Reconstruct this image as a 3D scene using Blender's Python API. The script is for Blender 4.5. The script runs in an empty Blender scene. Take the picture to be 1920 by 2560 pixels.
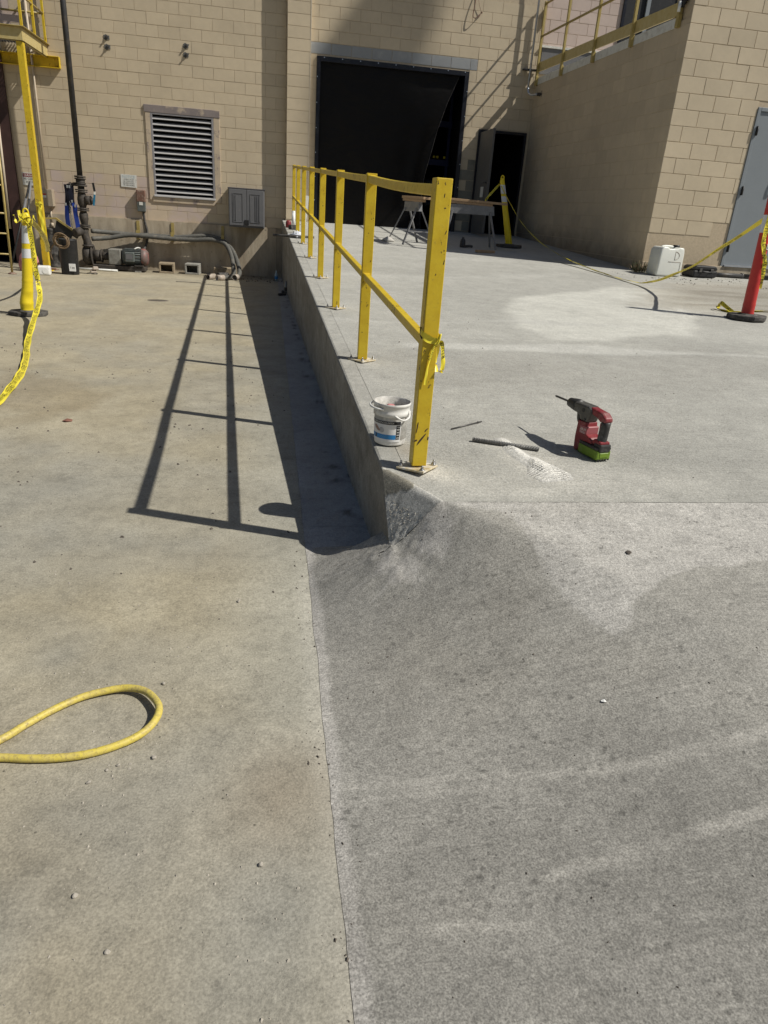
import bpy, bmesh, math, random
import numpy as np
from mathutils import Vector, Matrix, Euler, noise as mn

random.seed(7)
rng = np.random.default_rng(11)
SC = bpy.context.scene
COL = SC.collection
PI = math.pi
R = math.radians

# ------------------------------------------------------------------ camera
cam = bpy.data.cameras.new('camera'); camo = bpy.data.objects.new('camera', cam); COL.objects.link(camo)
_rt = Vector((0.98687652, -0.1476344, 0.0654127)); _up = Vector((-0.00074613, 0.40091712, 0.91611403)); _fw = Vector((0.16147502, 0.90414023, -0.39554554))
camo.matrix_world = Matrix(((_rt.x, _up.x, -_fw.x, 0), (_rt.y, _up.y, -_fw.y, 0), (_rt.z, _up.z, -_fw.z, 1.36), (0, 0, 0, 1)))
cam.sensor_fit = 'HORIZONTAL'; cam.sensor_width = 36.0; cam.lens = 1737.16 / 1920 * 36
cam.clip_start = 0.05; cam.clip_end = 500
SC.camera = camo
SC.render.resolution_x = 768; SC.render.resolution_y = 1024

# ------------------------------------------------------------------ sky, sun, exposure
SUN = Vector((0.83, -0.33, 1.0)).normalized()          # direction towards the sun
W = bpy.data.worlds.new('World'); SC.world = W; W.use_nodes = True
nt = W.node_tree; nt.nodes.clear()
wo = nt.nodes.new('ShaderNodeOutputWorld'); bg = nt.nodes.new('ShaderNodeBackground'); sky = nt.nodes.new('ShaderNodeTexSky')
sky.sky_type = 'NISHITA'; sky.sun_disc = False
sky.sun_elevation = math.asin(SUN.z)
sky.sun_rotation = math.atan2(SUN.x, SUN.y)
sky.air_density = 1.0; sky.dust_density = 1.5; sky.ozone_density = 1.0
bg.inputs['Strength'].default_value = 0.05
nt.links.new(sky.outputs['Color'], bg.inputs['Color']); nt.links.new(bg.outputs[0], wo.inputs['Surface'])
sl = bpy.data.lights.new('sun', 'SUN'); sl.energy = 4.6; sl.angle = R(0.53); sl.color = (1.0, 0.96, 0.875)
so = bpy.data.objects.new('sun', sl); COL.objects.link(so)
so.rotation_euler = (-SUN).to_track_quat('-Z', 'Y').to_euler()
so.location = (20, -8, 24)
SC.view_settings.view_transform = 'Standard'; SC.view_settings.look = 'None'
SC.view_settings.exposure = 0.0; SC.view_settings.gamma = 1.0; SC.view_settings.use_curve_mapping = False
SC.render.engine = 'CYCLES'
SC.cycles.max_bounces = 6

# ------------------------------------------------------------------ materials
def s2l(c):
    return tuple(((x / 255) / 12.92 if x <= 10 else (((x / 255) + 0.055) / 1.055) ** 2.4) for x in c)

class NB:
    """small node builder"""
    def __init__(s, name):
        s.m = bpy.data.materials.new(name); s.m.use_nodes = True
        s.t = s.m.node_tree; s.n = s.t.nodes; s.l = s.t.links
        s.b = s.n['Principled BSDF']
        s._co = None
    def node(s, typ, **kw):
        n = s.n.new(typ)
        for k, v in kw.items(): setattr(n, k, v)
        return n
    def put(s, sock, v):
        if hasattr(v, 'is_output') or isinstance(v, bpy.types.NodeSocket): s.l.new(v, sock)
        else:
            if isinstance(v, (tuple, list)) and len(v) == 3 and sock.type == 'RGBA': v = (*v, 1)
            sock.default_value = v
    def co(s, kind='Object'):
        if s._co is None: s._co = s.node('ShaderNodeTexCoord')
        return s._co.outputs[kind]
    def map(s, scale, kind='Object', rot=(0, 0, 0)):
        n = s.node('ShaderNodeMapping'); s.l.new(s.co(kind), n.inputs[0]); n.inputs['Scale'].default_value = scale if isinstance(scale, tuple) else (scale,) * 3
        n.inputs['Rotation'].default_value = rot
        return n.outputs[0]
    def noise(s, scale=5, detail=4, rough=0.55, vec=None, dist=0.0):
        n = s.node('ShaderNodeTexNoise'); n.inputs['Scale'].default_value = scale; n.inputs['Detail'].default_value = detail
        n.inputs['Roughness'].default_value = rough; n.inputs['Distortion'].default_value = dist
        s.l.new(vec if vec is not None else s.co(), n.inputs['Vector']); return n.outputs['Fac']
    def voro(s, scale=5, vec=None, feat='F1'):
        n = s.node('ShaderNodeTexVoronoi', feature=feat); n.inputs['Scale'].default_value = scale
        s.l.new(vec if vec is not None else s.co(), n.inputs['Vector']); return n.outputs['Distance']
    def ramp(s, fac, lo, hi, a=0.0, b=1.0):
        n = s.node('ShaderNodeMapRange'); n.clamp = True
        s.put(n.inputs[0], fac); n.inputs[1].default_value = lo; n.inputs[2].default_value = hi; n.inputs[3].default_value = a; n.inputs[4].default_value = b
        return n.outputs[0]
    def math(s, op, a, b=0.0):
        n = s.node('ShaderNodeMath', operation=op); s.put(n.inputs[0], a); s.put(n.inputs[1], b); return n.outputs[0]
    def mix(s, fac, a, b, mode='MIX'):
        n = s.node('ShaderNodeMix', data_type='RGBA', blend_type=mode)
        s.put(n.inputs[0], fac); s.put(n.inputs[6], a); s.put(n.inputs[7], b); return n.outputs[2]
    def attr(s, name):
        n = s.node('ShaderNodeAttribute'); n.attribute_name = name; return n.outputs['Color']
    def objrand(s):
        n = s.node('ShaderNodeObjectInfo'); return n.outputs['Random']
    def bump(s, h, strength=0.3, dist=0.01):
        n = s.node('ShaderNodeBump'); n.inputs['Strength'].default_value = strength; n.inputs['Distance'].default_value = dist
        s.l.new(h, n.inputs['Height']); s.l.new(n.outputs[0], s.b.inputs['Normal'])
    def fin(s, col=None, rough=0.6, metal=0.0, spec=0.4):
        if col is not None: s.put(s.b.inputs['Base Color'], col)
        s.put(s.b.inputs['Roughness'], rough); s.b.inputs['Metallic'].default_value = metal
        s.b.inputs['Specular IOR Level'].default_value = spec
        return s.m

def plain(name, col, rough=0.55, metal=0.0, var=0.12, scale=18, dirt=None, dirtlo=0.55, dirthi=0.75, bump=0.0, spec=0.4):
    """a painted or moulded surface with mottling and, optionally, dirt of its own colour"""
    b = NB(name)
    n1 = b.noise(scale, 5, 0.6); n2 = b.noise(scale * 6, 3, 0.6)
    f = b.ramp(b.math('ADD', b.math('MULTIPLY', n1, 0.7), b.math('MULTIPLY', n2, 0.3)), 0.3, 0.7, 1 - var, 1 + var)
    c = b.mix(1.0, col, b.mix(1.0, (0, 0, 0), (1, 1, 1)), 'MULTIPLY')
    n = b.node('ShaderNodeVectorMath', operation='SCALE'); b.put(n.inputs[0], c); b.put(n.inputs['Scale'], f); c = n.outputs[0]
    if dirt is not None:
        d = b.noise(scale * 0.8, 7, 0.7)
        c = b.mix(b.ramp(d, dirtlo, dirthi), c, dirt)
    if bump: b.bump(n2, bump, 0.004)
    return b.fin(c, rough, metal, spec)

def block_mat(name, col, worn=None, wlo=0.6, whi=0.72, grime=0.0):
    b = NB(name)
    pos = b.node('ShaderNodeNewGeometry').outputs['Position']
    r = b.ramp(b.objrand(), 0, 1, 0.95, 1.05)
    n1 = b.noise(1.2, 5, 0.6, pos); n2 = b.noise(55, 4, 0.65, pos); n3 = b.noise(9, 4, 0.6, pos)
    f = b.math('MULTIPLY', r, b.ramp(n1, 0.3, 0.7, 0.93, 1.05)); f = b.math('MULTIPLY', f, b.ramp(n3, 0.3, 0.7, 0.965, 1.03))
    n = b.node('ShaderNodeVectorMath', operation='SCALE'); b.put(n.inputs[0], col); b.put(n.inputs['Scale'], f); c = n.outputs[0]
    spots = b.ramp(b.voro(7, pos), 0.035, 0.05, 1.0, 0.0)
    gate = b.ramp(b.noise(1.9, 2, 0.5, pos), 0.62, 0.66)
    c = b.mix(b.math('MULTIPLY', b.math('MULTIPLY', spots, gate), 0.6), c, (0.10, 0.085, 0.07))
    if worn is not None:
        c = b.mix(b.ramp(b.noise(2.6, 7, 0.68, pos), wlo, whi), c, worn)
    if grime:   # splashed dirt along the foot of the wall, above the sloping slab
        sp = b.node('ShaderNodeSeparateXYZ'); b.put(sp.inputs[0], pos)
        hgt = b.math('SUBTRACT', sp.outputs[2], b.math('ADD', 0.2666, b.math('MULTIPLY', sp.outputs[1], 0.049)))
        k = b.math('ADD', hgt, b.math('MULTIPLY', b.math('SUBTRACT', b.noise(5, 6, 0.65, pos), 0.5), 0.5))
        c = b.mix(b.ramp(k, 0.02, 0.42, grime, 0.0), c, (0.17, 0.14, 0.11))
        c = b.mix(b.ramp(b.noise(0.9, 5, 0.6, pos), 0.5, 0.7, 0, grime * 0.45), c, (0.36, 0.30, 0.225))
    b.bump(b.math('ADD', n2, b.math('MULTIPLY', n3, 0.6)), 0.32, 0.004)
    return b.fin(c, 0.72, 0, 0.3)

TAN = (0.58, 0.485, 0.345)
M = {}
M['block'] = block_mat('tan_block_paint', TAN)
M['block_pink'] = block_mat('pink_block_paint', (0.56, 0.455, 0.40))
M['block_worn'] = block_mat('worn_block_paint', (0.565, 0.46, 0.34), (0.54, 0.44, 0.385), 0.45, 0.6)
M['block_annex'] = block_mat('annex_block_paint', (0.57, 0.48, 0.345))
M['block_side'] = block_mat('annex_side_paint', (0.54, 0.45, 0.325), grime=0.75)
M['grey_block'] = block_mat('bare_grey_block', (0.30, 0.31, 0.315), (0.40, 0.40, 0.40), 0.55, 0.7)
M['grey_jamb'] = block_mat('dirty_grey_block', (0.24, 0.225, 0.185), (0.17, 0.16, 0.13), 0.45, 0.7)
M['mortar'] = plain('painted_mortar', (0.50, 0.41, 0.29), 0.8, var=0.15, scale=30)
M['bead'] = plain('sealant_bead', (0.60, 0.52, 0.40), 0.55)
M['yellow'] = None

def yellow_paint(name, col, chip=0.612, chiphi=0.63, dirt=(0.10, 0.075, 0.04)):
    b = NB(name)
    n1 = b.noise(14, 5, 0.6); n2 = b.noise(90, 4, 0.6)
    c = b.mix(b.ramp(n1, 0.35, 0.7), col, tuple(x * k for x, k in zip(col, (0.86, 0.80, 0.62))))
    c = b.mix(b.ramp(n2, 0.6, 0.8, 0, 0.35), c, dirt)
    sc = b.noise(26, 8, 0.72, b.map((1, 1, 0.55)))
    c = b.mix(b.ramp(sc, chip, chiphi), c, (0.045, 0.03, 0.02))
    b.bump(b.math('ADD', n2, b.math('MULTIPLY', b.ramp(sc, chip, chiphi), -1.2)), 0.2, 0.002)
    return b.fin(c, b.ramp(n2, 0.3, 0.7, 0.32, 0.5), 0, 0.45)
M['yellow'] = yellow_paint('yellow_rail_paint', (0.66, 0.48, 0.028))
M['yellow_old'] = yellow_paint('dull_yellow_paint', (0.40, 0.315, 0.115), 0.64, 0.69)
M['yellow_pale'] = yellow_paint('pale_yellow_paint', (0.54, 0.445, 0.21), 0.66, 0.70)
M['plate'] = plain('dusty_base_plate', (0.50, 0.40, 0.22), 0.6, var=0.2, scale=30, dirt=(0.62, 0.60, 0.55), dirtlo=0.42, dirthi=0.6)
M['bolt'] = plain('zinc_bolt', (0.45, 0.45, 0.45), 0.35, 0.9)
M['steel_dark'] = plain('dark_pipe_steel', (0.045, 0.045, 0.046), 0.5, 0.2, 0.25, 14, (0.09, 0.075, 0.06), 0.5, 0.7, 0.3)
M['cast'] = plain('dirty_cast_iron', (0.055, 0.048, 0.042), 0.7, 0.15, 0.3, 16, (0.14, 0.115, 0.09), 0.5, 0.72, 0.5)
M['motor_grey'] = plain('grey_motor_paint', (0.11, 0.125, 0.12), 0.55, 0.1, 0.25, 20, (0.16, 0.09, 0.07), 0.58, 0.7, 0.3)
M['motor_red'] = plain('worn_red_end_cover', (0.16, 0.12, 0.11), 0.55, 0.1, 0.25, 7, (0.30, 0.10, 0.085), 0.46, 0.6, 0.2)
M['guard'] = plain('grey_guard_sheet', (0.24, 0.235, 0.21), 0.6, 0.1, 0.2, 15, (0.15, 0.13, 0.11), 0.5, 0.7)
M['black'] = plain('black_plastic', (0.018, 0.018, 0.019), 0.5, 0, 0.3, 20, (0.06, 0.056, 0.05), 0.55, 0.8)
M['rubber'] = plain('dusty_black_rubber', (0.045, 0.042, 0.04), 0.75, 0, 0.3, 18, (0.16, 0.15, 0.135), 0.45, 0.7, 0.5)
M['grey_hose'] = plain('grey_rubber_hose', (0.10, 0.098, 0.088), 0.65, 0, 0.2, 12, (0.17, 0.155, 0.13), 0.5, 0.7, 0.2)
M['frame_black'] = plain('black_door_frame', (0.016, 0.017, 0.024), 0.35, 0.2, 0.3, 10, (0.04, 0.04, 0.045), 0.5, 0.7)
M['dark_void'] = plain('unlit_interior', (0.012, 0.012, 0.013), 0.9)
M['blue_rack'] = plain('blue_rack_paint', (0.008, 0.014, 0.075), 0.5)
M['roller'] = plain('steel_roller', (0.07, 0.075, 0.08), 0.5, 0.3)
M['white'] = plain('white_plastic', (0.78, 0.78, 0.75), 0.4, 0, 0.05, 10, (0.55, 0.53, 0.48), 0.55, 0.75)
M['white_sign'] = plain('white_sign_face', (0.68, 0.68, 0.64), 0.5, 0, 0.1, 14, (0.45, 0.43, 0.38), 0.5, 0.75)
M['white_band'] = plain('white_reflective_band', (0.66, 0.68, 0.72), 0.45, 0, 0.06, 20)
M['sign_red'] = plain('faded_sign_red', (0.22, 0.04, 0.04), 0.5)
M['ink'] = plain('black_print', (0.015, 0.015, 0.016), 0.6)
M['ink_red'] = plain('red_print', (0.42, 0.05, 0.05), 0.6)
M['ink_grey'] = plain('faded_grey_print', (0.12, 0.12, 0.115), 0.6)
M['ink_white'] = plain('white_print', (0.80, 0.80, 0.78), 0.6)
M['ink_pale_blue'] = plain('faded_blue_print', (0.42, 0.52, 0.55), 0.6)
M['cab'] = plain('grey_resin_cabinet', (0.145, 0.145, 0.15), 0.55, 0, 0.07, 12, (0.20, 0.19, 0.17), 0.6, 0.8)
M['cab_dark'] = plain('dark_cabinet_lid', (0.085, 0.08, 0.085), 0.6)
M['louvre'] = plain('grey_louvre_blades', (0.44, 0.43, 0.42), 0.5, 0.1, 0.1, 10)
M['louvre_frame'] = plain('grey_louvre_frame', (0.30, 0.29, 0.30), 0.5, 0.2, 0.12, 10)
M['wood_trim'] = plain('peeling_trim_paint', (0.52, 0.425, 0.31), 0.7, 0, 0.12, 6, (0.25, 0.205, 0.195), 0.52, 0.62)
M['trim_purple'] = plain('bare_purple_primer', (0.235, 0.20, 0.19), 0.7, 0, 0.15, 6, (0.45, 0.37, 0.28), 0.55, 0.65)
M['jamb_brown'] = plain('dark_brown_steel', (0.055, 0.028, 0.025), 0.5, 0.1, 0.25, 7)
M['box_tan'] = plain('tan_electrical_box', (0.36, 0.30, 0.22), 0.55, 0, 0.12, 10, (0.25, 0.2, 0.15), 0.55, 0.75)
M['conduit_tan'] = plain('painted_conduit', (0.50, 0.42, 0.32), 0.55)
M['galv'] = plain('galvanised_conduit', (0.52, 0.55, 0.60), 0.32, 0.75, 0.1, 10)
M['rust'] = plain('rusty_red_steel', (0.17, 0.09, 0.065), 0.75, 0.1, 0.3, 16, (0.30, 0.24, 0.19), 0.5, 0.65, 0.4)
M['blue_strap'] = plain('blue_webbing', (0.02, 0.055, 0.33), 0.7)
M['navy_strap'] = plain('dark_webbing', (0.008, 0.009, 0.022), 0.8)
M['chain'] = plain('steel_chain', (0.22, 0.22, 0.22), 0.35, 0.8)
M['handle_blue'] = plain('blue_lever', (0.02, 0.20, 0.36), 0.45)
M['cinder'] = plain('cinder_block_grey', (0.30, 0.29, 0.26), 0.9, 0, 0.2, 20, (0.18, 0.165, 0.14), 0.5, 0.7, 0.8)
M['cinder_tan'] = plain('cinder_block_tan', (0.31, 0.25, 0.17), 0.9, 0, 0.2, 20, (0.18, 0.14, 0.10), 0.5, 0.7, 0.8)
M['pvc'] = plain('beige_hose_cuff', (0.42, 0.36, 0.30), 0.5, 0, 0.15, 14, (0.2, 0.17, 0.14), 0.55, 0.7)
M['rope'] = plain('brown_air_hose', (0.17, 0.115, 0.065), 0.65, 0, 0.25, 24)
M['post_yellow'] = plain('yellow_plastic_post', (0.74, 0.57, 0.02), 0.42, 0, 0.06, 9, (0.52, 0.38, 0.04), 0.6, 0.8)
M['red_plastic'] = plain('red_plastic_post', (0.50, 0.035, 0.03), 0.42, 0, 0.08, 8, (0.42, 0.10, 0.08), 0.6, 0.8)
M['tape'] = plain('yellow_barrier_tape', (0.78, 0.66, 0.05), 0.35, 0, 0.05, 9)
M['wood'] = plain('bare_lumber', (0.36, 0.24, 0.14), 0.7, 0, 0.2, 30)
M['saw_grey'] = plain('grey_sawhorse_steel', (0.20, 0.20, 0.205), 0.55, 0.2, 0.15, 16, (0.30, 0.29, 0.28), 0.5, 0.7)
M['door_grey'] = plain('grey_door_paint', (0.235, 0.26, 0.28), 0.5, 0, 0.05, 5)
M['door_dark'] = plain('dark_grey_door_leaf', (0.13, 0.125, 0.12), 0.5, 0, 0.1, 6)
M['jerry'] = plain('translucent_white_jerrycan', (0.70, 0.71, 0.66), 0.38, 0, 0.05, 5, (0.58, 0.57, 0.50), 0.55, 0.8)
M['weed'] = plain('weed_green', (0.05, 0.085, 0.025), 0.7)
M['bucket'] = plain('white_bucket_plastic', (0.74, 0.73, 0.70), 0.4, 0, 0.06, 14, (0.36, 0.34, 0.31), 0.53, 0.66)
M['bucket_in'] = plain('cement_caked_plastic', (0.42, 0.41, 0.38), 0.85, 0, 0.3, 22, (0.66, 0.64, 0.60), 0.45, 0.65, 0.5)
M['label_blue'] = plain('blue_label_band', (0.03, 0.22, 0.52), 0.45)
M['label_white'] = plain('white_label_paper', (0.72, 0.72, 0.72), 0.5, 0, 0.05, 20)
M['label_hand'] = plain('printed_hand', (0.34, 0.22, 0.18), 0.5)
M['label_trowel'] = plain('printed_trowel', (0.45, 0.45, 0.46), 0.5, 0, 0.25, 60)
M['sponge'] = plain('pink_sponge', (0.48, 0.20, 0.20), 0.9, 0, 0.2, 60)
M['tool_red'] = plain('dusty_tool_red', (0.20, 0.018, 0.024), 0.5, 0, 0.15, 25, (0.26, 0.15, 0.135), 0.50, 0.75)
M['tool_black'] = plain('dusty_tool_black', (0.032, 0.031, 0.03), 0.5, 0, 0.25, 30, (0.15, 0.145, 0.135), 0.52, 0.8)
M['tool_grey'] = plain('dusty_tool_housing', (0.075, 0.072, 0.065), 0.45, 0.2, 0.25, 30, (0.19, 0.185, 0.17), 0.5, 0.75)
M['tool_green'] = plain('lime_battery', (0.15, 0.24, 0.022), 0.5, 0, 0.15, 20, (0.22, 0.26, 0.11), 0.55, 0.75)
M['tool_badge'] = plain('faded_red_badge', (0.34, 0.10, 0.11), 0.5)
M['chip_bare'] = plain('bare_rusted_steel', (0.06, 0.035, 0.022), 0.7, 0.1, 0.3, 60)
M['bit_steel'] = plain('drill_bit_steel', (0.12, 0.115, 0.11), 0.45, 0.6, 0.2, 40)
M['rebar'] = plain('grey_threaded_rod', (0.14, 0.14, 0.135), 0.6, 0.3, 0.25, 50, (0.26, 0.25, 0.24), 0.5, 0.7)
M['dust'] = plain('drilling_dust', (0.50, 0.48, 0.44), 0.95, 0, 0.12, 60, (0.38, 0.36, 0.33), 0.5, 0.7, 0.6)
M['stone'] = plain('pebble_stone', (0.36, 0.33, 0.28), 0.85, 0, 0.3, 40)
M['clod'] = plain('dark_clod', (0.10, 0.085, 0.07), 0.9, 0, 0.3, 40)
M['leaf_brown'] = plain('dead_leaf', (0.22, 0.10, 0.07), 0.8)
M['tarp'] = None
b = NB('black_tarp_sheet')
b.bump(b.math('ADD', b.noise(2.6, 4, 0.55, b.map((1, 1, 2.4), rot=(0, 0.5, 0))), b.math('MULTIPLY', b.noise(11, 3, 0.5), 0.35)), 0.55, 0.03)
M['tarp'] = b.fin((0.007, 0.006, 0.0055), 0.5, 0, 0.18)
b = NB('yellow_hose_rubber')
n1 = b.noise(30, 6, 0.7); n2 = b.noise(120, 5, 0.7)
c = b.mix(b.ramp(n1, 0.35, 0.65), (0.62, 0.50, 0.08), (0.55, 0.45, 0.15))
c = b.mix(b.ramp(n2, 0.50, 0.72, 0, 0.75), c, (0.22, 0.16, 0.06)); c = b.mix(b.ramp(n1, 0.56, 0.72, 0, 0.55), c, (0.30, 0.22, 0.09))
b.bump(n2, 0.25, 0.002)
M['hose_yellow'] = b.fin(c, 0.5, 0, 0.35)

# ---- concrete: the tint attribute holds the slab's own colour with its stains, the nodes add grain
def concrete(name, grain=1.0, broom=0.0, drops=0.0, pits=0.0, rough=0.88, g3=210, scuff=1.0):
    b = NB(name)
    c = b.attr('tint')
    pos = b.co('Object')
    n0 = b.noise(1.3, 6, 0.62, pos); n1 = b.noise(11, 6, 0.62, pos); n2 = b.noise(70, 5, 0.75, pos); n3 = b.noise(g3, 2, 0.6, pos)
    f = b.ramp(n0, 0.3, 0.7, 0.94, 1.06)
    f = b.math('MULTIPLY', f, b.ramp(n1, 0.3, 0.7, 1 - 0.085 * grain, 1 + 0.085 * grain))
    f = b.math('MULTIPLY', f, b.ramp(n2, 0.3, 0.7, 1 - 0.17 * grain, 1 + 0.17 * grain))
    f = b.math('MULTIPLY', f, b.ramp(n3, 0.3, 0.7, 1 - 0.26 * grain, 1 + 0.26 * grain))
    n4 = b.noise(16, 9, 0.74, pos); n5 = b.noise(5.5, 9, 0.72, pos)
    f = b.math('MULTIPLY', f, b.ramp(n4, 0.52, 0.60, 1.0, 1 - 0.15 * scuff)); f = b.math('MULTIPLY', f, b.ramp(n4, 0.40, 0.46, 1 + 0.08 * scuff, 1.0))
    f = b.math('MULTIPLY', f, b.ramp(n5, 0.53, 0.60, 1.0, 1 - 0.12 * scuff)); f = b.math('MULTIPLY', f, b.ramp(n5, 0.38, 0.45, 1 + 0.07 * scuff, 1.0))
    h = b.math('ADD', b.math('MULTIPLY', n2, 0.6), b.math('MULTIPLY', n3, 0.5))
    h = b.math('SUBTRACT', h, b.math('MULTIPLY', b.ramp(n4, 0.50, 0.62), 0.5 * scuff))
    bp = b.math('MULTIPLY', b.ramp(b.voro(9, pos), 0.03, 0.045, 1.0, 0.0), b.ramp(n5, 0.46, 0.52))
    f = b.math('MULTIPLY', f, b.math('SUBTRACT', 1.0, b.math('MULTIPLY', bp, 0.45))); h = b.math('SUBTRACT', h, bp)
    if broom:
        v = b.map((4, 125, 4)); br = b.noise(1.0, 3, 0.7, v)
        v2 = b.map((3, 60, 3)); br2 = b.noise(1.0, 3, 0.6, v2)
        gate = b.ramp(b.noise(1.8, 4, 0.6, pos), 0.40, 0.60, 0.2, 1.0)
        bb = b.math('ADD', b.math('MULTIPLY', br, 0.7), b.math('MULTIPLY', br2, 0.3))
        k = b.math('MULTIPLY', b.math('SUBTRACT', bb, 0.5), gate)
        f = b.math('MULTIPLY', f, b.math('ADD', 1.0, b.math('MULTIPLY', k, broom)))
        h = b.math('ADD', h, b.math('MULTIPLY', k, 1.6 * min(1, broom * 2)))
    if drops:
        vd = b.map((1, 1.5, 1)); d = b.voro(23, vd); dn = b.noise(60, 3, 0.6, pos)
        dd = b.ramp(b.math('ADD', d, b.math('MULTIPLY', b.math('SUBTRACT', dn, 0.5), 0.55)), 0.16, 0.26, 1.0, 0.0)
        gate = b.ramp(b.noise(2.3, 3, 0.6, pos), 0.42, 0.56)
        f = b.math('MULTIPLY', f, b.math('SUBTRACT', 1.0, b.math('MULTIPLY', b.math('MULTIPLY', dd, gate), drops)))
    if pits:
        d = b.voro(34, pos); pn = b.ramp(b.noise(5, 4, 0.65, pos), 0.52, 0.62)
        pp = b.math('MULTIPLY', b.ramp(d, 0.07, 0.13, 1.0, 0.0), pn)
        f = b.math('MULTIPLY', f, b.math('SUBTRACT', 1.0, b.math('MULTIPLY', pp, pits)))
        h = b.math('SUBTRACT', h, pp)
    n = b.node('ShaderNodeVectorMath', operation='SCALE'); b.put(n.inputs[0], c); b.put(n.inputs['Scale'], f)
    b.bump(h, 0.42, 0.0035)
    return b.fin(n.outputs[0], rough, 0, 0.25)
M['yard'] = concrete('dusty_yard_concrete', 0.8, 0.0, 0.0, 0.6, g3=170, scuff=0.85)
M['apron'] = concrete('broomed_apron_concrete', 1.45, 0.85, 0.30, 0.4, g3=210, scuff=0.6)
M['slab'] = concrete('trowelled_ramp_concrete', 1.05, 0.8, 0.0, 0.6, g3=150, scuff=0.42)
M['rampwall'] = concrete('formed_wall_concrete', 0.9, 0.0, 0.0, 0.3)
M['bed'] = plain('joint_filler', (0.15, 0.14, 0.12), 0.95, 0, 0.2, 20, (0.33, 0.315, 0.27), 0.40, 0.48)
def found_mat():
    b = NB('stained_foundation_concrete')
    pos = b.co('Object')
    n1 = b.noise(3.0, 6, 0.65, b.map((1.5, 1.5, 0.35))); n2 = b.noise(40, 5, 0.65, pos)
    c = b.mix(b.ramp(n1, 0.4, 0.62), (0.50, 0.43, 0.325), (0.34, 0.28, 0.205))
    c = b.mix(b.ramp(b.noise(7, 7, 0.75, pos), 0.60, 0.70, 0, 0.7), c, (0.14, 0.11, 0.085))
    b.bump(n2, 0.5, 0.006)
    return b.fin(c, 0.85, 0, 0.25)
M['found'] = found_mat()

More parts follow.
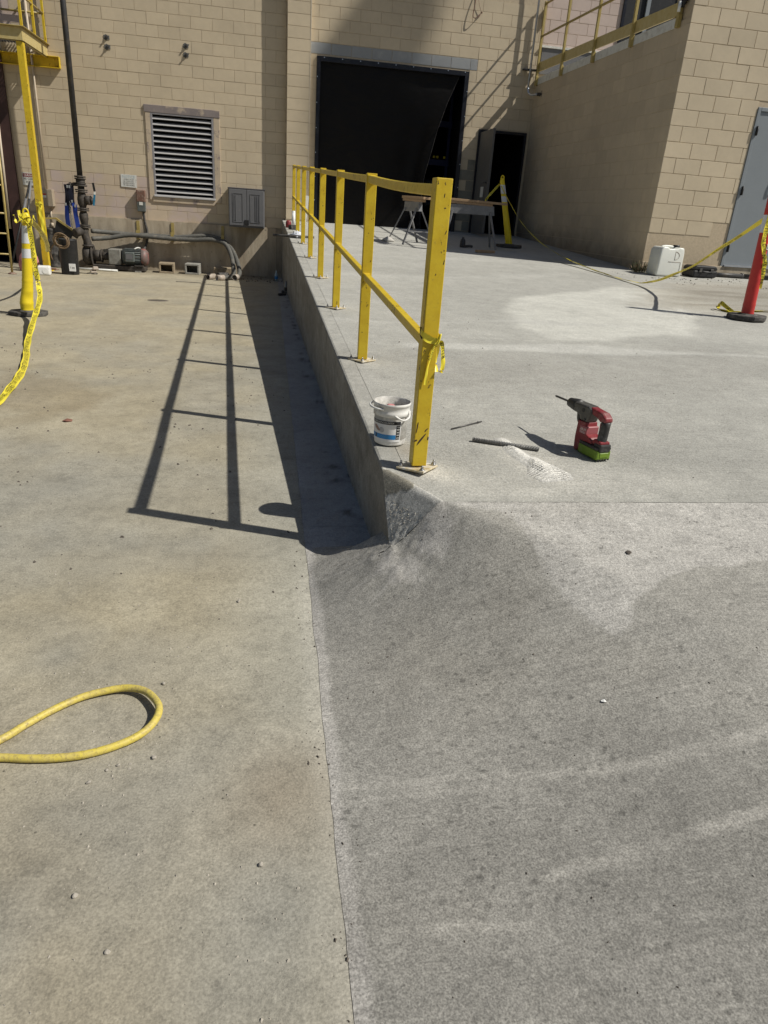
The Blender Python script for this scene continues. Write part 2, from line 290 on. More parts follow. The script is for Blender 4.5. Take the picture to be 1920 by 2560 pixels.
# ------------------------------------------------------------------ mesh helpers
class MB:
    def __init__(s): s.v = []; s.f = []; s.mi = []; s.sm = []
    def add(s, verts, faces, mi=0, smooth=False, mat=None):
        o = len(s.v)
        if mat is not None: verts = [tuple(mat @ Vector(p)) for p in verts]
        s.v += [tuple(p) for p in verts]; s.f += [tuple(i + o for i in f) for f in faces]
        s.mi += [mi] * len(faces); s.sm += [smooth] * len(faces); return s
    def box(s, lo, hi, mi=0, mat=None):
        (a, b, c), (d, e, f) = lo, hi
        return s.add([(a, b, c), (d, b, c), (d, e, c), (a, e, c), (a, b, f), (d, b, f), (d, e, f), (a, e, f)],
                     [(0, 3, 2, 1), (4, 5, 6, 7), (0, 1, 5, 4), (1, 2, 6, 5), (2, 3, 7, 6), (3, 0, 4, 7)], mi, False, mat)
    def cbox(s, c, d, mi=0, mat=None):
        return s.box(tuple(c[i] - d[i] / 2 for i in range(3)), tuple(c[i] + d[i] / 2 for i in range(3)), mi, mat)
    def beam(s, p0, p1, w, h, mi=0, roll=0.0):
        p0 = Vector(p0); p1 = Vector(p1); d = p1 - p0; L = d.length; z = d.normalized()
        ref = Vector((0, 0, 1)) if abs(z.z) < 0.95 else Vector((0, 1, 0))
        x = z.cross(ref).normalized(); y = x.cross(z).normalized()
        m = Matrix((x, y, z)).transposed().to_4x4(); m.translation = p0
        if roll: m = m @ Matrix.Rotation(roll, 4, 'Z')
        return s.box((-w / 2, -h / 2, 0), (w / 2, h / 2, L), mi, m)
    def tube(s, pts, r, n=10, mi=0, caps=True, closed=False):
        pts = [Vector(p) for p in pts]; N = len(pts); rr = r if isinstance(r, (list, tuple)) else [r] * N
        V = []; up = None
        for i, p in enumerate(pts):
            t = (pts[min(i + 1, N - 1)] - pts[max(i - 1, 0)])
            if t.length < 1e-9: t = Vector((0, 0, 1))
            t.normalize()
            if up is None:
                up = Vector((0, 0, 1)) if abs(t.z) < 0.9 else Vector((1, 0, 0))
            x = t.cross(up); x.normalize(); up = x.cross(t).normalized()
            for k in range(n):
                a = 2 * PI * k / n; V.append(tuple(p + (x * math.cos(a) + up * math.sin(a)) * rr[i]))
        F = [(i * n + k, i * n + (k + 1) % n, (i + 1) * n + (k + 1) % n, (i + 1) * n + k) for i in range(N - 1) for k in range(n)]
        s.add(V, F, mi, True)
        if caps:
            o = len(s.v) - N * n
            s.f += [tuple(o + k for k in reversed(range(n))), tuple(o + (N - 1) * n + k for k in range(n))]; s.mi += [mi, mi]; s.sm += [False, False]
        return s
    def cyl(s, p0, p1, r, r1=None, n=16, mi=0): return s.tube([p0, p1], [r, r if r1 is None else r1], n, mi)
    def lathe(s, prof, c=(0, 0, 0), n=28, mi=0, mat=None, a0=0.0, a1=2 * PI, smooth=True):
        full = abs(a1 - a0 - 2 * PI) < 1e-6; m = n if full else n + 1
        V = [(c[0] + r * math.cos(a0 + (a1 - a0) * k / n), c[1] + r * math.sin(a0 + (a1 - a0) * k / n), c[2] + z) for r, z in prof for k in range(m)]
        F = [(i * m + k, i * m + (k + 1) % m, (i + 1) * m + (k + 1) % m, (i + 1) * m + k) for i in range(len(prof) - 1) for k in range(n)]
        return s.add(V, F, mi, smooth, mat)
    def prism(s, poly, d0, d1, axis='y', mi=0, mat=None):
        """poly in two coords, extruded d0..d1 along axis"""
        n = len(poly)
        def P(a, b, d): return {'y': (a, d, b), 'z': (a, b, d), 'x': (d, a, b)}[axis]
        V = [P(a, b, d0) for a, b in poly] + [P(a, b, d1) for a, b in poly]
        F = [tuple(range(n)), tuple(reversed(range(n, 2 * n)))] + [(i, i + n, (i + 1) % n + n, (i + 1) % n) for i in range(n)]
        return s.add(V, F, mi, False, mat)
    def mesh(s, name, mats):
        me = bpy.data.meshes.new(name); me.from_pydata(s.v, [], s.f)
        for m in (mats if isinstance(mats, (list, tuple)) else [mats]): me.materials.append(M[m] if isinstance(m, str) else m)
        me.polygons.foreach_set('material_index', s.mi); me.polygons.foreach_set('use_smooth', s.sm)
        bm = bmesh.new(); bm.from_mesh(me); bmesh.ops.recalc_face_normals(bm, faces=bm.faces); bm.to_mesh(me); bm.free()
        me.update(); return me
    def build(s, name, mats, parent=None, bevel=0.0, seg=1, loc=None, rot=None):
        o = bpy.data.objects.new(name, s.mesh(name, mats)); COL.objects.link(o)
        if parent is not None: o.parent = parent
        if loc is not None: o.location = loc
        if rot is not None: o.rotation_euler = rot
        if bevel:
            md = o.modifiers.new('bevel', 'BEVEL'); md.width = bevel; md.segments = seg; md.limit_method = 'ANGLE'; md.angle_limit = R(40)
        return o

def thing(name, label, cat, loc=(0, 0, 0), rz=0.0, group=None, rot=None):
    o = bpy.data.objects.new(name, None); COL.objects.link(o); o.empty_display_size = 0.1
    o.location = loc; o.rotation_euler = rot if rot is not None else (0, 0, rz)
    tag(o, label, cat, group); return o
def tag(o, label, cat, group=None):
    o['label'] = label; o['category'] = cat
    if group: o['group'] = group
    return o
def struct(o): o['kind'] = 'structure'; return o
def child(me, name, parent, loc=(0, 0, 0), rot=(0, 0, 0), scale=None):
    o = bpy.data.objects.new(name, me); COL.objects.link(o); o.parent = parent; o.location = loc; o.rotation_euler = rot
    if scale: o.scale = scale
    return o
def copy_tree(o, parent=None):
    c = o.copy(); COL.objects.link(c)
    if parent is not None: c.parent = parent
    for ch in list(o.children): copy_tree(ch, c)
    return c
def cr(pts, n=8):
    """Catmull-Rom through the points"""
    P = [Vector(p) for p in pts]; P = [2 * P[0] - P[1]] + P + [2 * P[-1] - P[-2]]; out = []
    for i in range(1, len(P) - 2):
        a, b, c, d = P[i - 1:i + 3]
        for k in range(n):
            t = k / n; out.append(0.5 * ((2 * b) + (c - a) * t + (2 * a - 5 * b + 4 * c - d) * t * t + (3 * b - a - 3 * c + d) * t ** 3))
    out.append(P[-2]); return out

_txt = {}
def text_geo(body, res=2):
    if (body, res) in _txt: return _txt[(body, res)]
    cu = bpy.data.curves.new('text', 'FONT'); cu.body = body; cu.resolution_u = res; cu.size = 1.0
    ob = bpy.data.objects.new('text', cu); COL.objects.link(ob)
    dg = bpy.context.evaluated_depsgraph_get(); me = bpy.data.meshes.new_from_object(ob.evaluated_get(dg))
    V = [tuple(v.co) for v in me.vertices]; F = [tuple(p.vertices) for p in me.polygons]
    bpy.data.objects.remove(ob); bpy.data.curves.remove(cu); bpy.data.meshes.remove(me)
    xs = [v[0] for v in V]; x0 = min(xs); V = [(v[0] - x0, v[1], 0) for v in V]
    _txt[(body, res)] = (V, F, max(xs) - x0); return _txt[(body, res)]
def text_flat(mb, body, origin, xdir, ydir, height, width=None, off=0.0006, mi=0, center=True, bold=0):
    """lettering laid on a flat face: cap height in metres, optional fitted width"""
    V, F, w = text_geo(body); k = height / 0.70; kx = k if width is None else width / w
    o = Vector(origin); xd = Vector(xdir).normalized(); yd = Vector(ydir).normalized(); n = xd.cross(yd)
    sh = w * kx / 2 if center else 0
    mb.add([tuple(o + xd * (v[0] * kx - sh) + yd * (v[1] * k) + n * off) for v in V], F, mi)

# ------------------------------------------------------------------ the lie of the ground
def zfloor(y): return 0.0085 * (2.7 - np.asarray(y, float))
def S(y): return .3964 + .0490 * (y - 2.65)
def edge(y): return .453 - .0154 * (y - 2.65)
def jx(y): return .549 - .0135 * (y - 2.65)
def sm(t): t = np.clip(t, 0, 1); return t * t * (3 - 2 * t)
YK = [-5, .6, 1.2, 1.6, 2.1, 2.34, 2.53, 2.60, 2.66, 2.75]
FK = [0, .008, .035, .060, .130, .195, .170, .105, .05, .0]
CK = [1.8, 1.75, 1.65, 1.4, .95, .650, .64, .63, .62, .60]
def zap(x, y):
    """apron height: flush with the yard at its left edge, meeting the ramp at its far edge, fanning up round the ramp's corner"""
    x = np.asarray(x, float); y = np.asarray(y, float)
    g = .3812 - .19 * (2.34 - y); g = np.where(y > 2.34, S(y), g)
    g = .5 * (g + np.sqrt(g * g + .03 ** 2)) - .0008
    g = np.where(y > 2.2, np.minimum(g, S(y) - .003), g)
    F = np.interp(y, YK, FK); xc = np.interp(y, YK, CK)
    tl = np.clip((x - .15) / .305, 0, 1); t = np.clip((x - .455) / (xc - .455), 0, 1)
    zf = np.where(x <= .455, F * tl ** 1.1, F + (g - F) * (.45 * t + .55 * sm(t)))
    ts = np.clip((x - .15) / (xc - .15), 0, 1); zs_ = g * (.55 * ts + .45 * sm(ts)); w = sm((y - 1.95) / .38)
    z = zf * w + zs_ * (1 - w)
    return z + zfloor(y) * (1 - sm((x - .15) / .5))
def ndist(x, y):
    """distance beyond the ramp's broken corner line"""
    return (x - .453) * -.868 + (y - 2.669) * -.498
def znose(x, y):
    d = np.clip(ndist(x, y), 0, 1); return S(y) - np.where(d < .0231, 26 * d * d, .01387 + 1.45 * (d - .0231))

def zcorner(x, y, k=.025):
    a, n = zap(x, y), znose(x, y) - 2.2 * np.clip(2.337 - np.asarray(y, float), 0, 1); h = np.clip(.5 + .5 * (n - a) / k, 0, 1)
    return np.minimum(a + (n - a) * h + k * h * (1 - h), S(y))

# value noise for stains, vectorised
def vnoise(x, y, s, seed=0, octv=4):
    out = np.zeros_like(x, float); amp = 1.0; tot = 0
    for o in range(octv):
        X = x * s + seed * 17.3 + o * 5.1; Y = y * s + seed * 9.7 + o * 3.3
        xi = np.floor(X).astype(int); yi = np.floor(Y).astype(int); fx = X - xi; fy = Y - yi
        fx = fx * fx * (3 - 2 * fx); fy = fy * fy * (3 - 2 * fy)
        def h(a, b):
            n = (a * 374761393 + b * 668265263 + (seed + o) * 974711) & 0x7fffffff
            n = ((n ^ (n >> 13)) * 1274126177) & 0x7fffffff
            return ((n ^ (n >> 16)) & 0xffff) / 65535.0
        v = (h(xi, yi) * (1 - fx) + h(xi + 1, yi) * fx) * (1 - fy) + (h(xi, yi + 1) * (1 - fx) + h(xi + 1, yi + 1) * fx) * fy
        out += v * amp; tot += amp; amp *= .5; s = s * 2.0
    return out / tot
def pdist(x, y, poly):
    """signed distance to a polygon (negative inside)"""
    d = np.full(x.shape, 1e9); ins = np.zeros(x.shape, bool); n = len(poly)
    for i in range(n):
        (x0, y0), (x1, y1) = poly[i], poly[(i + 1) % n]
        ex, ey = x1 - x0, y1 - y0; L = ex * ex + ey * ey + 1e-12
        t = np.clip(((x - x0) * ex + (y - y0) * ey) / L, 0, 1)
        d = np.minimum(d, np.hypot(x - x0 - t * ex, y - y0 - t * ey))
        c = ((y0 > y) != (y1 > y)) & (x < ex * (y - y0) / (ey if abs(ey) > 1e-12 else 1e-12) + x0); ins ^= c
    return np.where(ins, -d, d)
def ldist(x, y, line):
    d = np.full(x.shape, 1e9)
    for (x0, y0), (x1, y1) in zip(line[:-1], line[1:]):
        ex, ey = x1 - x0, y1 - y0; t = np.clip(((x - x0) * ex + (y - y0) * ey) / (ex * ex + ey * ey), 0, 1)
        d = np.minimum(d, np.hypot(x - x0 - t * ex, y - y0 - t * ey))
    return d
def blend(c, m, col): return c * (1 - m[..., None]) + np.array(col) * m[..., None]

def grid_obj(name, X, Y, Z, C, mat, keep=None, smooth=True):
    ny, nx = X.shape
    V = np.stack([X, Y, Z], -1).reshape(-1, 3)
    idx = np.arange(nx * ny).reshape(ny, nx)
    F = np.stack([idx[:-1, :-1], idx[:-1, 1:], idx[1:, 1:], idx[1:, :-1]], -1).reshape(-1, 4)
    me = bpy.data.meshes.new(name); me.from_pydata(V.tolist(), [], F.tolist())
    a = me.color_attributes.new('tint', 'FLOAT_COLOR', 'POINT')
    cc = np.concatenate([np.clip(C, 0.005, 1).reshape(-1, 3), np.ones((nx * ny, 1))], 1).astype(np.float32); a.data.foreach_set('color', cc.ravel())
    me.materials.append(M[mat]); me.polygons.foreach_set('use_smooth', [smooth] * len(F)); me.update()
    o = bpy.data.objects.new(name, me); COL.objects.link(o); return o
def spaced(vals):
    """(start, end, step) runs joined"""
    out = []
    for a, b, st in vals:
        n = max(1, int(round((b - a) / st))); out += list(a + (b - a) * np.arange(n) / n)
    return np.array(out + [vals[-1][1]])

# ------------------------------------------------------------------ yard, gutter strip, apron, ramp
def yard_tint(x, y):
    n1 = vnoise(x, y, 1.1, 1, 5); n2 = vnoise(x, y, 5, 2, 4); n3 = vnoise(x, y * 2.5, 0.7, 3, 4)
    tan = np.array((.388, .350, .268)); grey = np.array((.318, .312, .285)); pale = np.array((.425, .382, .298))
    c = np.ones(x.shape + (3,)) * tan
    c = blend(c, np.clip((n1 - .46) * 4.5, 0, 1) * .75, grey)
    n5 = vnoise(x * .35, y * 1.8, 2.2, 17, 5); c = c * (.89 + .22 * n5)[..., None]
    c = blend(c, np.clip((vnoise(x, y, 3.2, 18, 5) - .55) * 5, 0, 1) * .38, (.30, .268, .205))
    c = blend(c, np.clip((vnoise(x * 1.4, y, 2.4, 19, 5) - .56) * 6, 0, 1) * .40, (.46, .425, .345))
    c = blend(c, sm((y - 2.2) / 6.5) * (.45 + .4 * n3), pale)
    # cleaner grey concrete beside the joint
    w = .14 + .30 * vnoise(x, y, 1.6, 5, 4)
    c = blend(c, (1 - sm((.15 - x) / (w * 1.8))) * .85, (.385, .38, .345))
    c = blend(c, (1 - sm((.15 - x - .012) / (.035 + .05 * n2))) * .55 * (1 - sm((y - 2.3) / .5)), (.50, .49, .455))
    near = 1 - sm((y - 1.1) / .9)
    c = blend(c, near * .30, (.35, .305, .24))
    # blue-grey bare spots, a band across the middle distance
    c = blend(c, np.clip((vnoise(x, y, 1.5, 9, 4) - .52) * 4, 0, 1) * .40, (.30, .297, .278))
    band = np.exp(-((y - 3.4 - .25 * x) / .8) ** 2) * sm((x + 2.2) / 1.6)
    c = blend(c, band * .38, (.345, .34, .315))
    # brown stain near the joint and the tan spill further out
    m = np.exp(-(((x - .03) / .13) ** 2 + ((y - 1.33) / .17) ** 2)) * (.45 + .8 * n2)
    c = blend(c, np.clip(m, 0, 1) * .42, (.24, .18, .125))
    d = pdist(x, y, [(-2.1, 6.1), (-1.54, 5.75), (-1.20, 5.37), (-1.22, 4.9), (-1.55, 4.8), (-2.4, 5.0)]) + (n2 - .5) * .35
    c = blend(c, (1 - sm((d + .12) / .22)) * .42, (.30, .245, .16))
    d = ldist(x, y, [(-1.25, 4.95), (-1.75, 4.45), (-2.6, 4.0)]) + (n2 - .5) * .1
    c = blend(c, (1 - sm(d / .18)) * .26, (.29, .24, .165))
    for k, (px, py, r, st) in enumerate([(-.66, 1.95, .07, .4), (-.55, 1.02, .10, .35), (-.05, .86, .2, .5), (.02, 1.03, .12, .4), (-.35, 1.98, .12, .3), (-1.1, 2.6, .3, .3), (-.9, 3.3, .4, .3)]):
        m = np.exp(-(((x - px) / r) ** 2 + ((y - py) / r) ** 2)) * (.4 + 1.0 * n2)
        c = blend(c, np.clip(m, 0, 1) * st, (.262, .262, .25))
    # darker edge under the back wall
    c = blend(c, sm((y - 14.6 - n2 * .7) / 1.2) * .6, (.20, .17, .125))
    return c * (0.86 + .28 * n2)[..., None] * np.array((.89, .872, .81))
xs = spaced([(-16, -5, .8), (-5, -2.2, .12), (-2.2, -1.0, .04), (-1.0, .1494, .014)]); ys = spaced([(-6, .4, .8), (.4, 2.4, .014), (2.4, 4.5, .03), (4.5, 8, .06), (8, 16.6, .14)])
X, Y = np.meshgrid(xs, ys)
X = X + np.where(X > .13, (vnoise(X, Y, 9, 41, 4) - .5) * .012, 0)
Z = zfloor(Y) + (vnoise(X, Y, 1.3, 6, 4) - .5) * .006 * sm((.14 - X) / .2)
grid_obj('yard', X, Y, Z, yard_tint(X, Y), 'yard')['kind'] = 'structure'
# gutter strip between joint and ramp wall, in two pours
for yy in (spaced([(2.70, 2.948, .02)]), spaced([(2.951, 4.5, .03), (4.5, 16.6, .1)])):
    u = np.linspace(0, 1, 16); Y = np.repeat(yy[:, None], 16, 1); X = .1506 + (edge(Y) + .02 - .1506) * u
    X = np.where(u == 0, X + (vnoise(X, Y, 9, 41, 4) - .5) * .012, X)
    Z = zfloor(Y) - .001
    C = np.ones(X.shape + (3,)) * np.array((.33, .335, .335)); n1 = vnoise(X, Y, 3, 12, 5); C = C * (.82 + .36 * n1)[..., None]
    C = blend(C, np.clip((vnoise(X, Y, 14, 13, 3) - .62) * 6, 0, 1) * sm((X - edge(Y) + .16) / .1) * .8, (.08, .075, .07))
    grid_obj('gutter_strip', X, Y, Z, C, 'yard')['kind'] = 'structure'

def apron_tint(x, y):
    n1 = vnoise(x, y, 2.2, 21, 5); n2 = vnoise(x, y, 9, 22, 4); n3 = vnoise(x, y * 3, 4, 23, 4)
    c = np.ones(x.shape + (3,)) * np.array((.315, .311, .282))
    c = c * (.88 + .24 * n1)[..., None]
    # lighter dry concrete reaching down from the ramp joint, with a lobe
    A1 = [(.60, 2.36), (.66, 2.33), (.86, 2.25), (.905, 2.13), (.92, 1.985), (.965, 1.84), (1.01, 1.735), (1.055, 1.69), (1.09, 1.70), (1.15, 1.79), (1.29, 1.885), (1.45, 1.94), (1.75, 1.96), (2.6, 2.0), (6, 2.1), (6, 2.7), (.6, 2.7)]
    d = pdist(x, y, A1) + (n2 - .5) * .05 + (n1 - .5) * .05
    c = blend(c, (1 - sm((d + .008) / .018)) * .9, (.43, .425, .395))
    # broad shallow sweeps across the broom marks
    for line, w, st in (([(.165, 1.335), (.509, 1.315), (.83, 1.262), (1.135, 1.272), (1.6, 1.33)], .014, .5), ([(.161, 1.284), (.435, 1.284), (.537, 1.273)], .012, .45),
                        ([(.60, 1.02), (.776, 1.038), (.958, 1.054), (1.17, 1.088), (1.6, 1.12)], .014, .5), ([(.306, .931), (.531, .913)], .012, .45), ([(.62, .80), (.95, .83)], .010, .25)):
        d = ldist(x, y, line) + (n3 - .5) * .022 + (vnoise(x * .6, y * 6, 14, 36, 3) - .5) * .010
        c = blend(c, (1 - sm((d - w * .8) / (w * .4))) * np.clip(st * 1.35 * (.25 + 1.3 * n2), 0, .8), (.455, .447, .405))
    # chalky scuffs and trowel streaks where the ramp corner fans out
    st_ = vnoise((x + y) * .35, (y - x * .75) * 3.2, 9, 25, 4); fine = vnoise(x, y, 60, 24, 3)
    dd = ldist(x, y, [(.60, 2.30), (.50, 2.36), (.36, 2.42), (.17, 2.50)]); c = blend(c, (1 - sm((dd - .05) / .07)) * np.clip(.15 + 1.5 * (st_ - .35), 0, 1) * .75, (.43, .42, .385))
    for poly, s_ in (([(.575, 2.345), (.625, 2.325), (.655, 2.27), (.65, 2.19), (.615, 2.17), (.575, 2.21), (.55, 2.28)], .75), ([(.42, 2.33), (.47, 2.27), (.54, 2.19), (.545, 2.13), (.51, 2.11), (.46, 2.16), (.40, 2.25)], .7)):
        d = pdist(x, y, poly) + (st_ - .5) * .08 + (fine - .5) * .03
        c = blend(c, (1 - sm((d + .01) / .03)) * s_ * (.55 + .7 * fine), (.47, .46, .43))
    for line in ([(.45, 2.34), (.28, 2.36), (.20, 2.38)], [(.42, 2.25), (.30, 2.22)], [(.47, 2.2), (.36, 2.12)], [(.40, 2.40), (.24, 2.47)]):
        c = blend(c, (1 - sm((ldist(x, y, line) - .002) / .007)) * .45 * (.4 + fine), (.50, .49, .455))
    dd = ldist(x, y, [(.455, 2.62), (.46, 2.50), (.52, 2.42)]) + (fine - .5) * .03; c = blend(c, (1 - sm((dd - .012) / .03)) * .4, (.19, .185, .165))
    for (px, py, r_, s_) in ((.45, 1.95, .16, .3), (.75, 1.9, .16, .35), (.62, 1.62, .18, .3), (.95, 1.45, .2, .25), (.30, 1.7, .12, .3)):
        c = blend(c, np.clip(np.exp(-(((x - px) / r_) ** 2 + ((y - py) / r_) ** 2)) * (.3 + 1.2 * n1), 0, 1) * s_, (.225, .22, .195))
    # pale mortar smear along the joint with the yard
    d = x - .15 - .035 * vnoise(x, y, 6, 26, 4)
    c = blend(c, (1 - sm((d - .004) / .022)) * .7, (.47, .46, .43))
    c = blend(c, np.clip((n1 - .54) * 5, 0, 1) * .28, (.28, .27, .235))
    c = blend(c, np.exp(-(((x - .55) / .3) ** 2 + ((y - 1.75) / .3) ** 2)) * .30 * (n2 + .4), (.30, .285, .24))
    c = c * (.80 + .20 * sm((y - 1.0) / .55) + .04 * sm((y - 2.0) / .3))[..., None]
    return c * (.94 + .12 * n2)[..., None] * np.array((.935, .912, .905))
xs = spaced([(.1506, .7, .011), (.7, 1.8, .016), (1.8, 3, .06), (3, 14, .6)]); ys = spaced([(-6, .4, .6), (.4, 2.0, .013), (2.0, 2.337, .009)])
X, Y = np.meshgrid(xs, ys)
X = np.where(X < .155, X + (vnoise(X, Y, 9, 41, 4) - .5) * .012, X)
Z = np.where((X > .453) & (Y > 1.9), np.minimum(zcorner(X, Y), S(Y) - .002), zap(X, Y)); rough = np.exp(-(((X - .47) / .16) ** 2 + ((Y - 2.38) / .22) ** 2))
Z = Z + (vnoise(X, Y, 30, 28, 4) - .5) * (.0025 + .020 * rough) * sm((X - .152) / .02)
grid_obj('apron', X, Y, Z, apron_tint(X, Y), 'apron')['kind'] = 'structure'
# the rest of the apron, fanning out round the ramp's broken corner, and the rounded nose itself
xs = spaced([(.1506, .4545, .0080)]); ys = spaced([(2.337, 2.80, .0085)])
X, Y = np.meshgrid(xs, ys)
X = np.where(X < .155, X + (vnoise(X, Y, 9, 41, 4) - .5) * .012, X)
rough = sm((X - .30) / .15) * (1 - sm((Y - 2.62) / .1))
Z = zap(X, Y) + (vnoise(X, Y, 45, 28, 4) - .5) * (.002 + .010 * rough) * sm((X - .152) / .02) - .006 * sm((Y - 2.70) / .05) * sm((.455 - X) / .05)
grid_obj('apron_fan', X, Y, Z, apron_tint(X, Y), 'apron')['kind'] = 'structure'
xs = spaced([(.4530, .72, .0040)]); ys = spaced([(2.3372, 2.68, .0040)])
X, Y = np.meshgrid(xs, ys); d = ndist(X, Y)
gr_ = sm((d - .05) / .03)
Z = zcorner(X, Y) - .0010 + (vnoise(X, Y, 38, 29, 5) - .5) * .016 * gr_ + (vnoise(X, Y, 130, 34, 3) - .5) * .006 * gr_
pt = 1 - sm((pdist(X, Y, [(.44, 2.655), (.47, 2.63), (.505, 2.585), (.55, 2.50), (.552, 2.47), (.53, 2.475), (.51, 2.50), (.49, 2.512), (.47, 2.535), (.44, 2.545)]) + (vnoise(X, Y, 40, 30, 4) - .5) * .02) / .004)
Z = Z + pt * .0025
C = np.ones(X.shape + (3,)) * np.array((.43, .42, .385)) * (.62 + .76 * vnoise(X, Y, 60, 27, 4))[..., None]
ca_m = sm((znose(X, Y) - zap(X, Y) + .02) / .03); C = apron_tint(X, Y) * (1 - ca_m[..., None]) + C * ca_m[..., None]
C = blend(C, 1 - sm((d - .004) / .012), (.45, .44, .405)); C = blend(C, pt * .92, (.225, .208, .165))
Z = np.where(d < -.006, Z - .06, Z)
grid_obj('ramp_nose', X, Y, Z, C, 'apron')['kind'] = 'structure'

def slab_tint(x, y):
    n1 = vnoise(x, y, 1.3, 31, 5); n2 = vnoise(x, y, 7, 32, 4); n3 = vnoise(x * .5, y * 2.2, 1.0, 33, 4); n4 = vnoise(x, y * 2.0, .8, 37, 5)
    c = np.ones(x.shape + (3,)) * np.array((.358, .352, .332))
    c = c * (.86 + .26 * n3)[..., None]
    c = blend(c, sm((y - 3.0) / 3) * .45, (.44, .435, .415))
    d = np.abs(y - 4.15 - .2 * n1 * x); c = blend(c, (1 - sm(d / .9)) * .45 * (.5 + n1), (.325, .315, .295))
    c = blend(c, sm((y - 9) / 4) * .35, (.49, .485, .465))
    A = [(2.10, 6.6), (2.05, 6.05), (2.25, 5.35), (2.7, 5.2), (3.6, 5.9), (4.3, 6.6), (5.2, 7.6), (5.0, 8.6), (4.0, 8.4), (3.2, 7.9), (2.5, 7.3)]
    d = pdist(x, y, A) + (n1 - .5) * .5
    c = blend(c, (1 - sm((d + .05) / .13)) * .9, (.545, .54, .51))
    for line, w, st in (([(.50, 5.75), (1.17, 5.70), (2.08, 6.0), (3.2, 6.0)], .16, .8), ([(1.0, 4.90), (2.281, 4.984), (3.883, 5.013), (6, 4.9)], .12, .85), ([(.5, 8.3), (2.2, 8.6), (4.0, 9.6)], .3, .4), ([(.6, 10.3), (2, 10.5), (3.4, 10.9)], .25, .4)):
        d = ldist(x, y, line) + (n4 - .5) * .4
        c = blend(c, (1 - sm(d / w)) * st, (.50, .495, .475))
    # muddy run-off outside the annex door
    d = pdist(x, y, [(4.1, 7.3), (4.6, 8.1), (5.4, 9.2), (7.6, 9.9), (12, 9.9), (12, 6.0), (5.4, 7.0)]) + (n2 - .5) * .6
    c = blend(c, (1 - sm((d + .1) / .5)) * .55, (.33, .30, .255))
    c = blend(c, (1 - sm((d + .35) / .5)) * np.clip((n2 - .45) * 4, 0, 1) * .7, (.20, .18, .15))
    # chalky drill dust near the corner post and under the tools
    for (px, py, rx, ry, st) in ((.68, 2.60, .11, .10, .9), (.60, 4.36, .12, .08, .6), (1.14, 2.76, .13, .20, .8), (1.08, 2.98, .1, .07, .7), (1.45, 2.55, .5, .16, .35), (.95, 2.45, .3, .1, .25)):
        m = np.exp(-(((x - px) / rx) ** 2 + ((y - py) / ry) ** 2)) * (.4 + 1.0 * n2)
        c = blend(c, np.clip(m, 0, 1) * st, (.56, .54, .50))
    m = np.exp(-(((x - .60) / .06) ** 2 + ((y - 2.86) / .1) ** 2)); c = blend(c, m * .4, (.30, .24, .16))
    # dark smooth trowelled patch at the corner
    d = pdist(x, y, [(.45, 2.64), (.50, 2.60), (.56, 2.485), (.575, 2.435), (.53, 2.45), (.46, 2.585)]) + (n2 - .5) * .02
    c = blend(c, (1 - sm((d + .004) / .012)) * .8, (.275, .255, .215))
    return c * (.90 + .20 * n2)[..., None] * np.array((.97, .968, .93))
def xL(y): return np.where(y > 2.665, jx(y) + .0015, np.interp(y, [2.338, 2.669], [.643, .4545]))
ys = spaced([(2.339, 2.663, .0105), (2.663, 2.667, .002), (2.667, 3.3, .014), (3.3, 6, .035), (6, 16.3, .09)])
u = spaced([(0, .10, .0016), (.10, .3, .006), (.3, 1, .03)])
Y = np.repeat(ys[:, None], len(u), 1); x0 = xL(Y); X = x0 + (14 - x0) * u
Z = S(Y) + (vnoise(X, Y, 1.6, 35, 3) - .5) * .004 - .0015
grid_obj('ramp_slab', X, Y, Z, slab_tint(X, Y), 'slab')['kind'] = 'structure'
# ramp edge: top strip and the formed wall below it, one cross-section run along the edge
ys = np.concatenate([spaced([(2.34, 2.664, .0116)]), spaced([(2.667, 4.2, .03), (4.2, 16.3, .08)])])
wz = np.linspace(0, 1, 26); prof = []
T = []; cols = []
for y in ys:
    e = float(edge(y)); s = float(S(y)); zb = float(zfloor(y)) - .06
    row = []
    if y < 2.669: s = float(zcorner(.4535, y)) + .003
    for t in wz: row.append((e, y, zb + (s - .014 - zb) * t))
    row.append((e + .002 if y < 2.669 else e + .004, y, s - .004)); row.append((e + (.003 if y < 2.669 else .013), y, s if y > 2.669 else s - .002))
    jr = float(jx(y)) - .0015 if y > 2.665 else e + .006
    for t in (.25, .5, .75, 1): q0 = e + (.003 if y < 2.669 else .013); row.append((q0 + (jr - q0) * t, y, s if y > 2.669 else s - .004))
    row.append((jr, y, s - .06)); T.append(row)
T = np.array(T); X, Y, Z = T[..., 0], T[..., 1], T[..., 2]
fr = np.zeros(X.shape); fr[:, :26] = 1
X = X - fr * (np.abs(vnoise(Y, Z, 7, 51, 4) - .5) * .016) + fr * (vnoise(Y, Z, 40, 52, 3) - .5) * .004
n1 = vnoise(Y * 2.2, Z * .7, 3, 53, 5); n2 = vnoise(Y, Z, 16, 54, 4)
hh = (Z - zfloor(Y)) / np.maximum(S(Y) - zfloor(Y), .1)
C = np.ones(X.shape + (3,)) * np.array((.30, .285, .255)); C = C * (.70 + .5 * n1)[..., None]
C = blend(C, fr * (np.clip((vnoise(Y * .6, Z * 3.5, 2.4, 55, 4) - .5) * 5, 0, 1)) * .55, (.185, .17, .145))
C = blend(C, fr * np.clip((n2 - .55) * 4, 0, 1) * .5, (.15, .135, .115))
C = blend(C, fr * (1 - sm((Y - 2.65) / .5)) * .5, (.20, .19, .17))
top = slab_tint(X, Y); C = np.where(fr[..., None] > 0, C, top * .97)
grid_obj('ramp_edge', X, Y, Z, C, 'rampwall', smooth=False)['kind'] = 'structure'
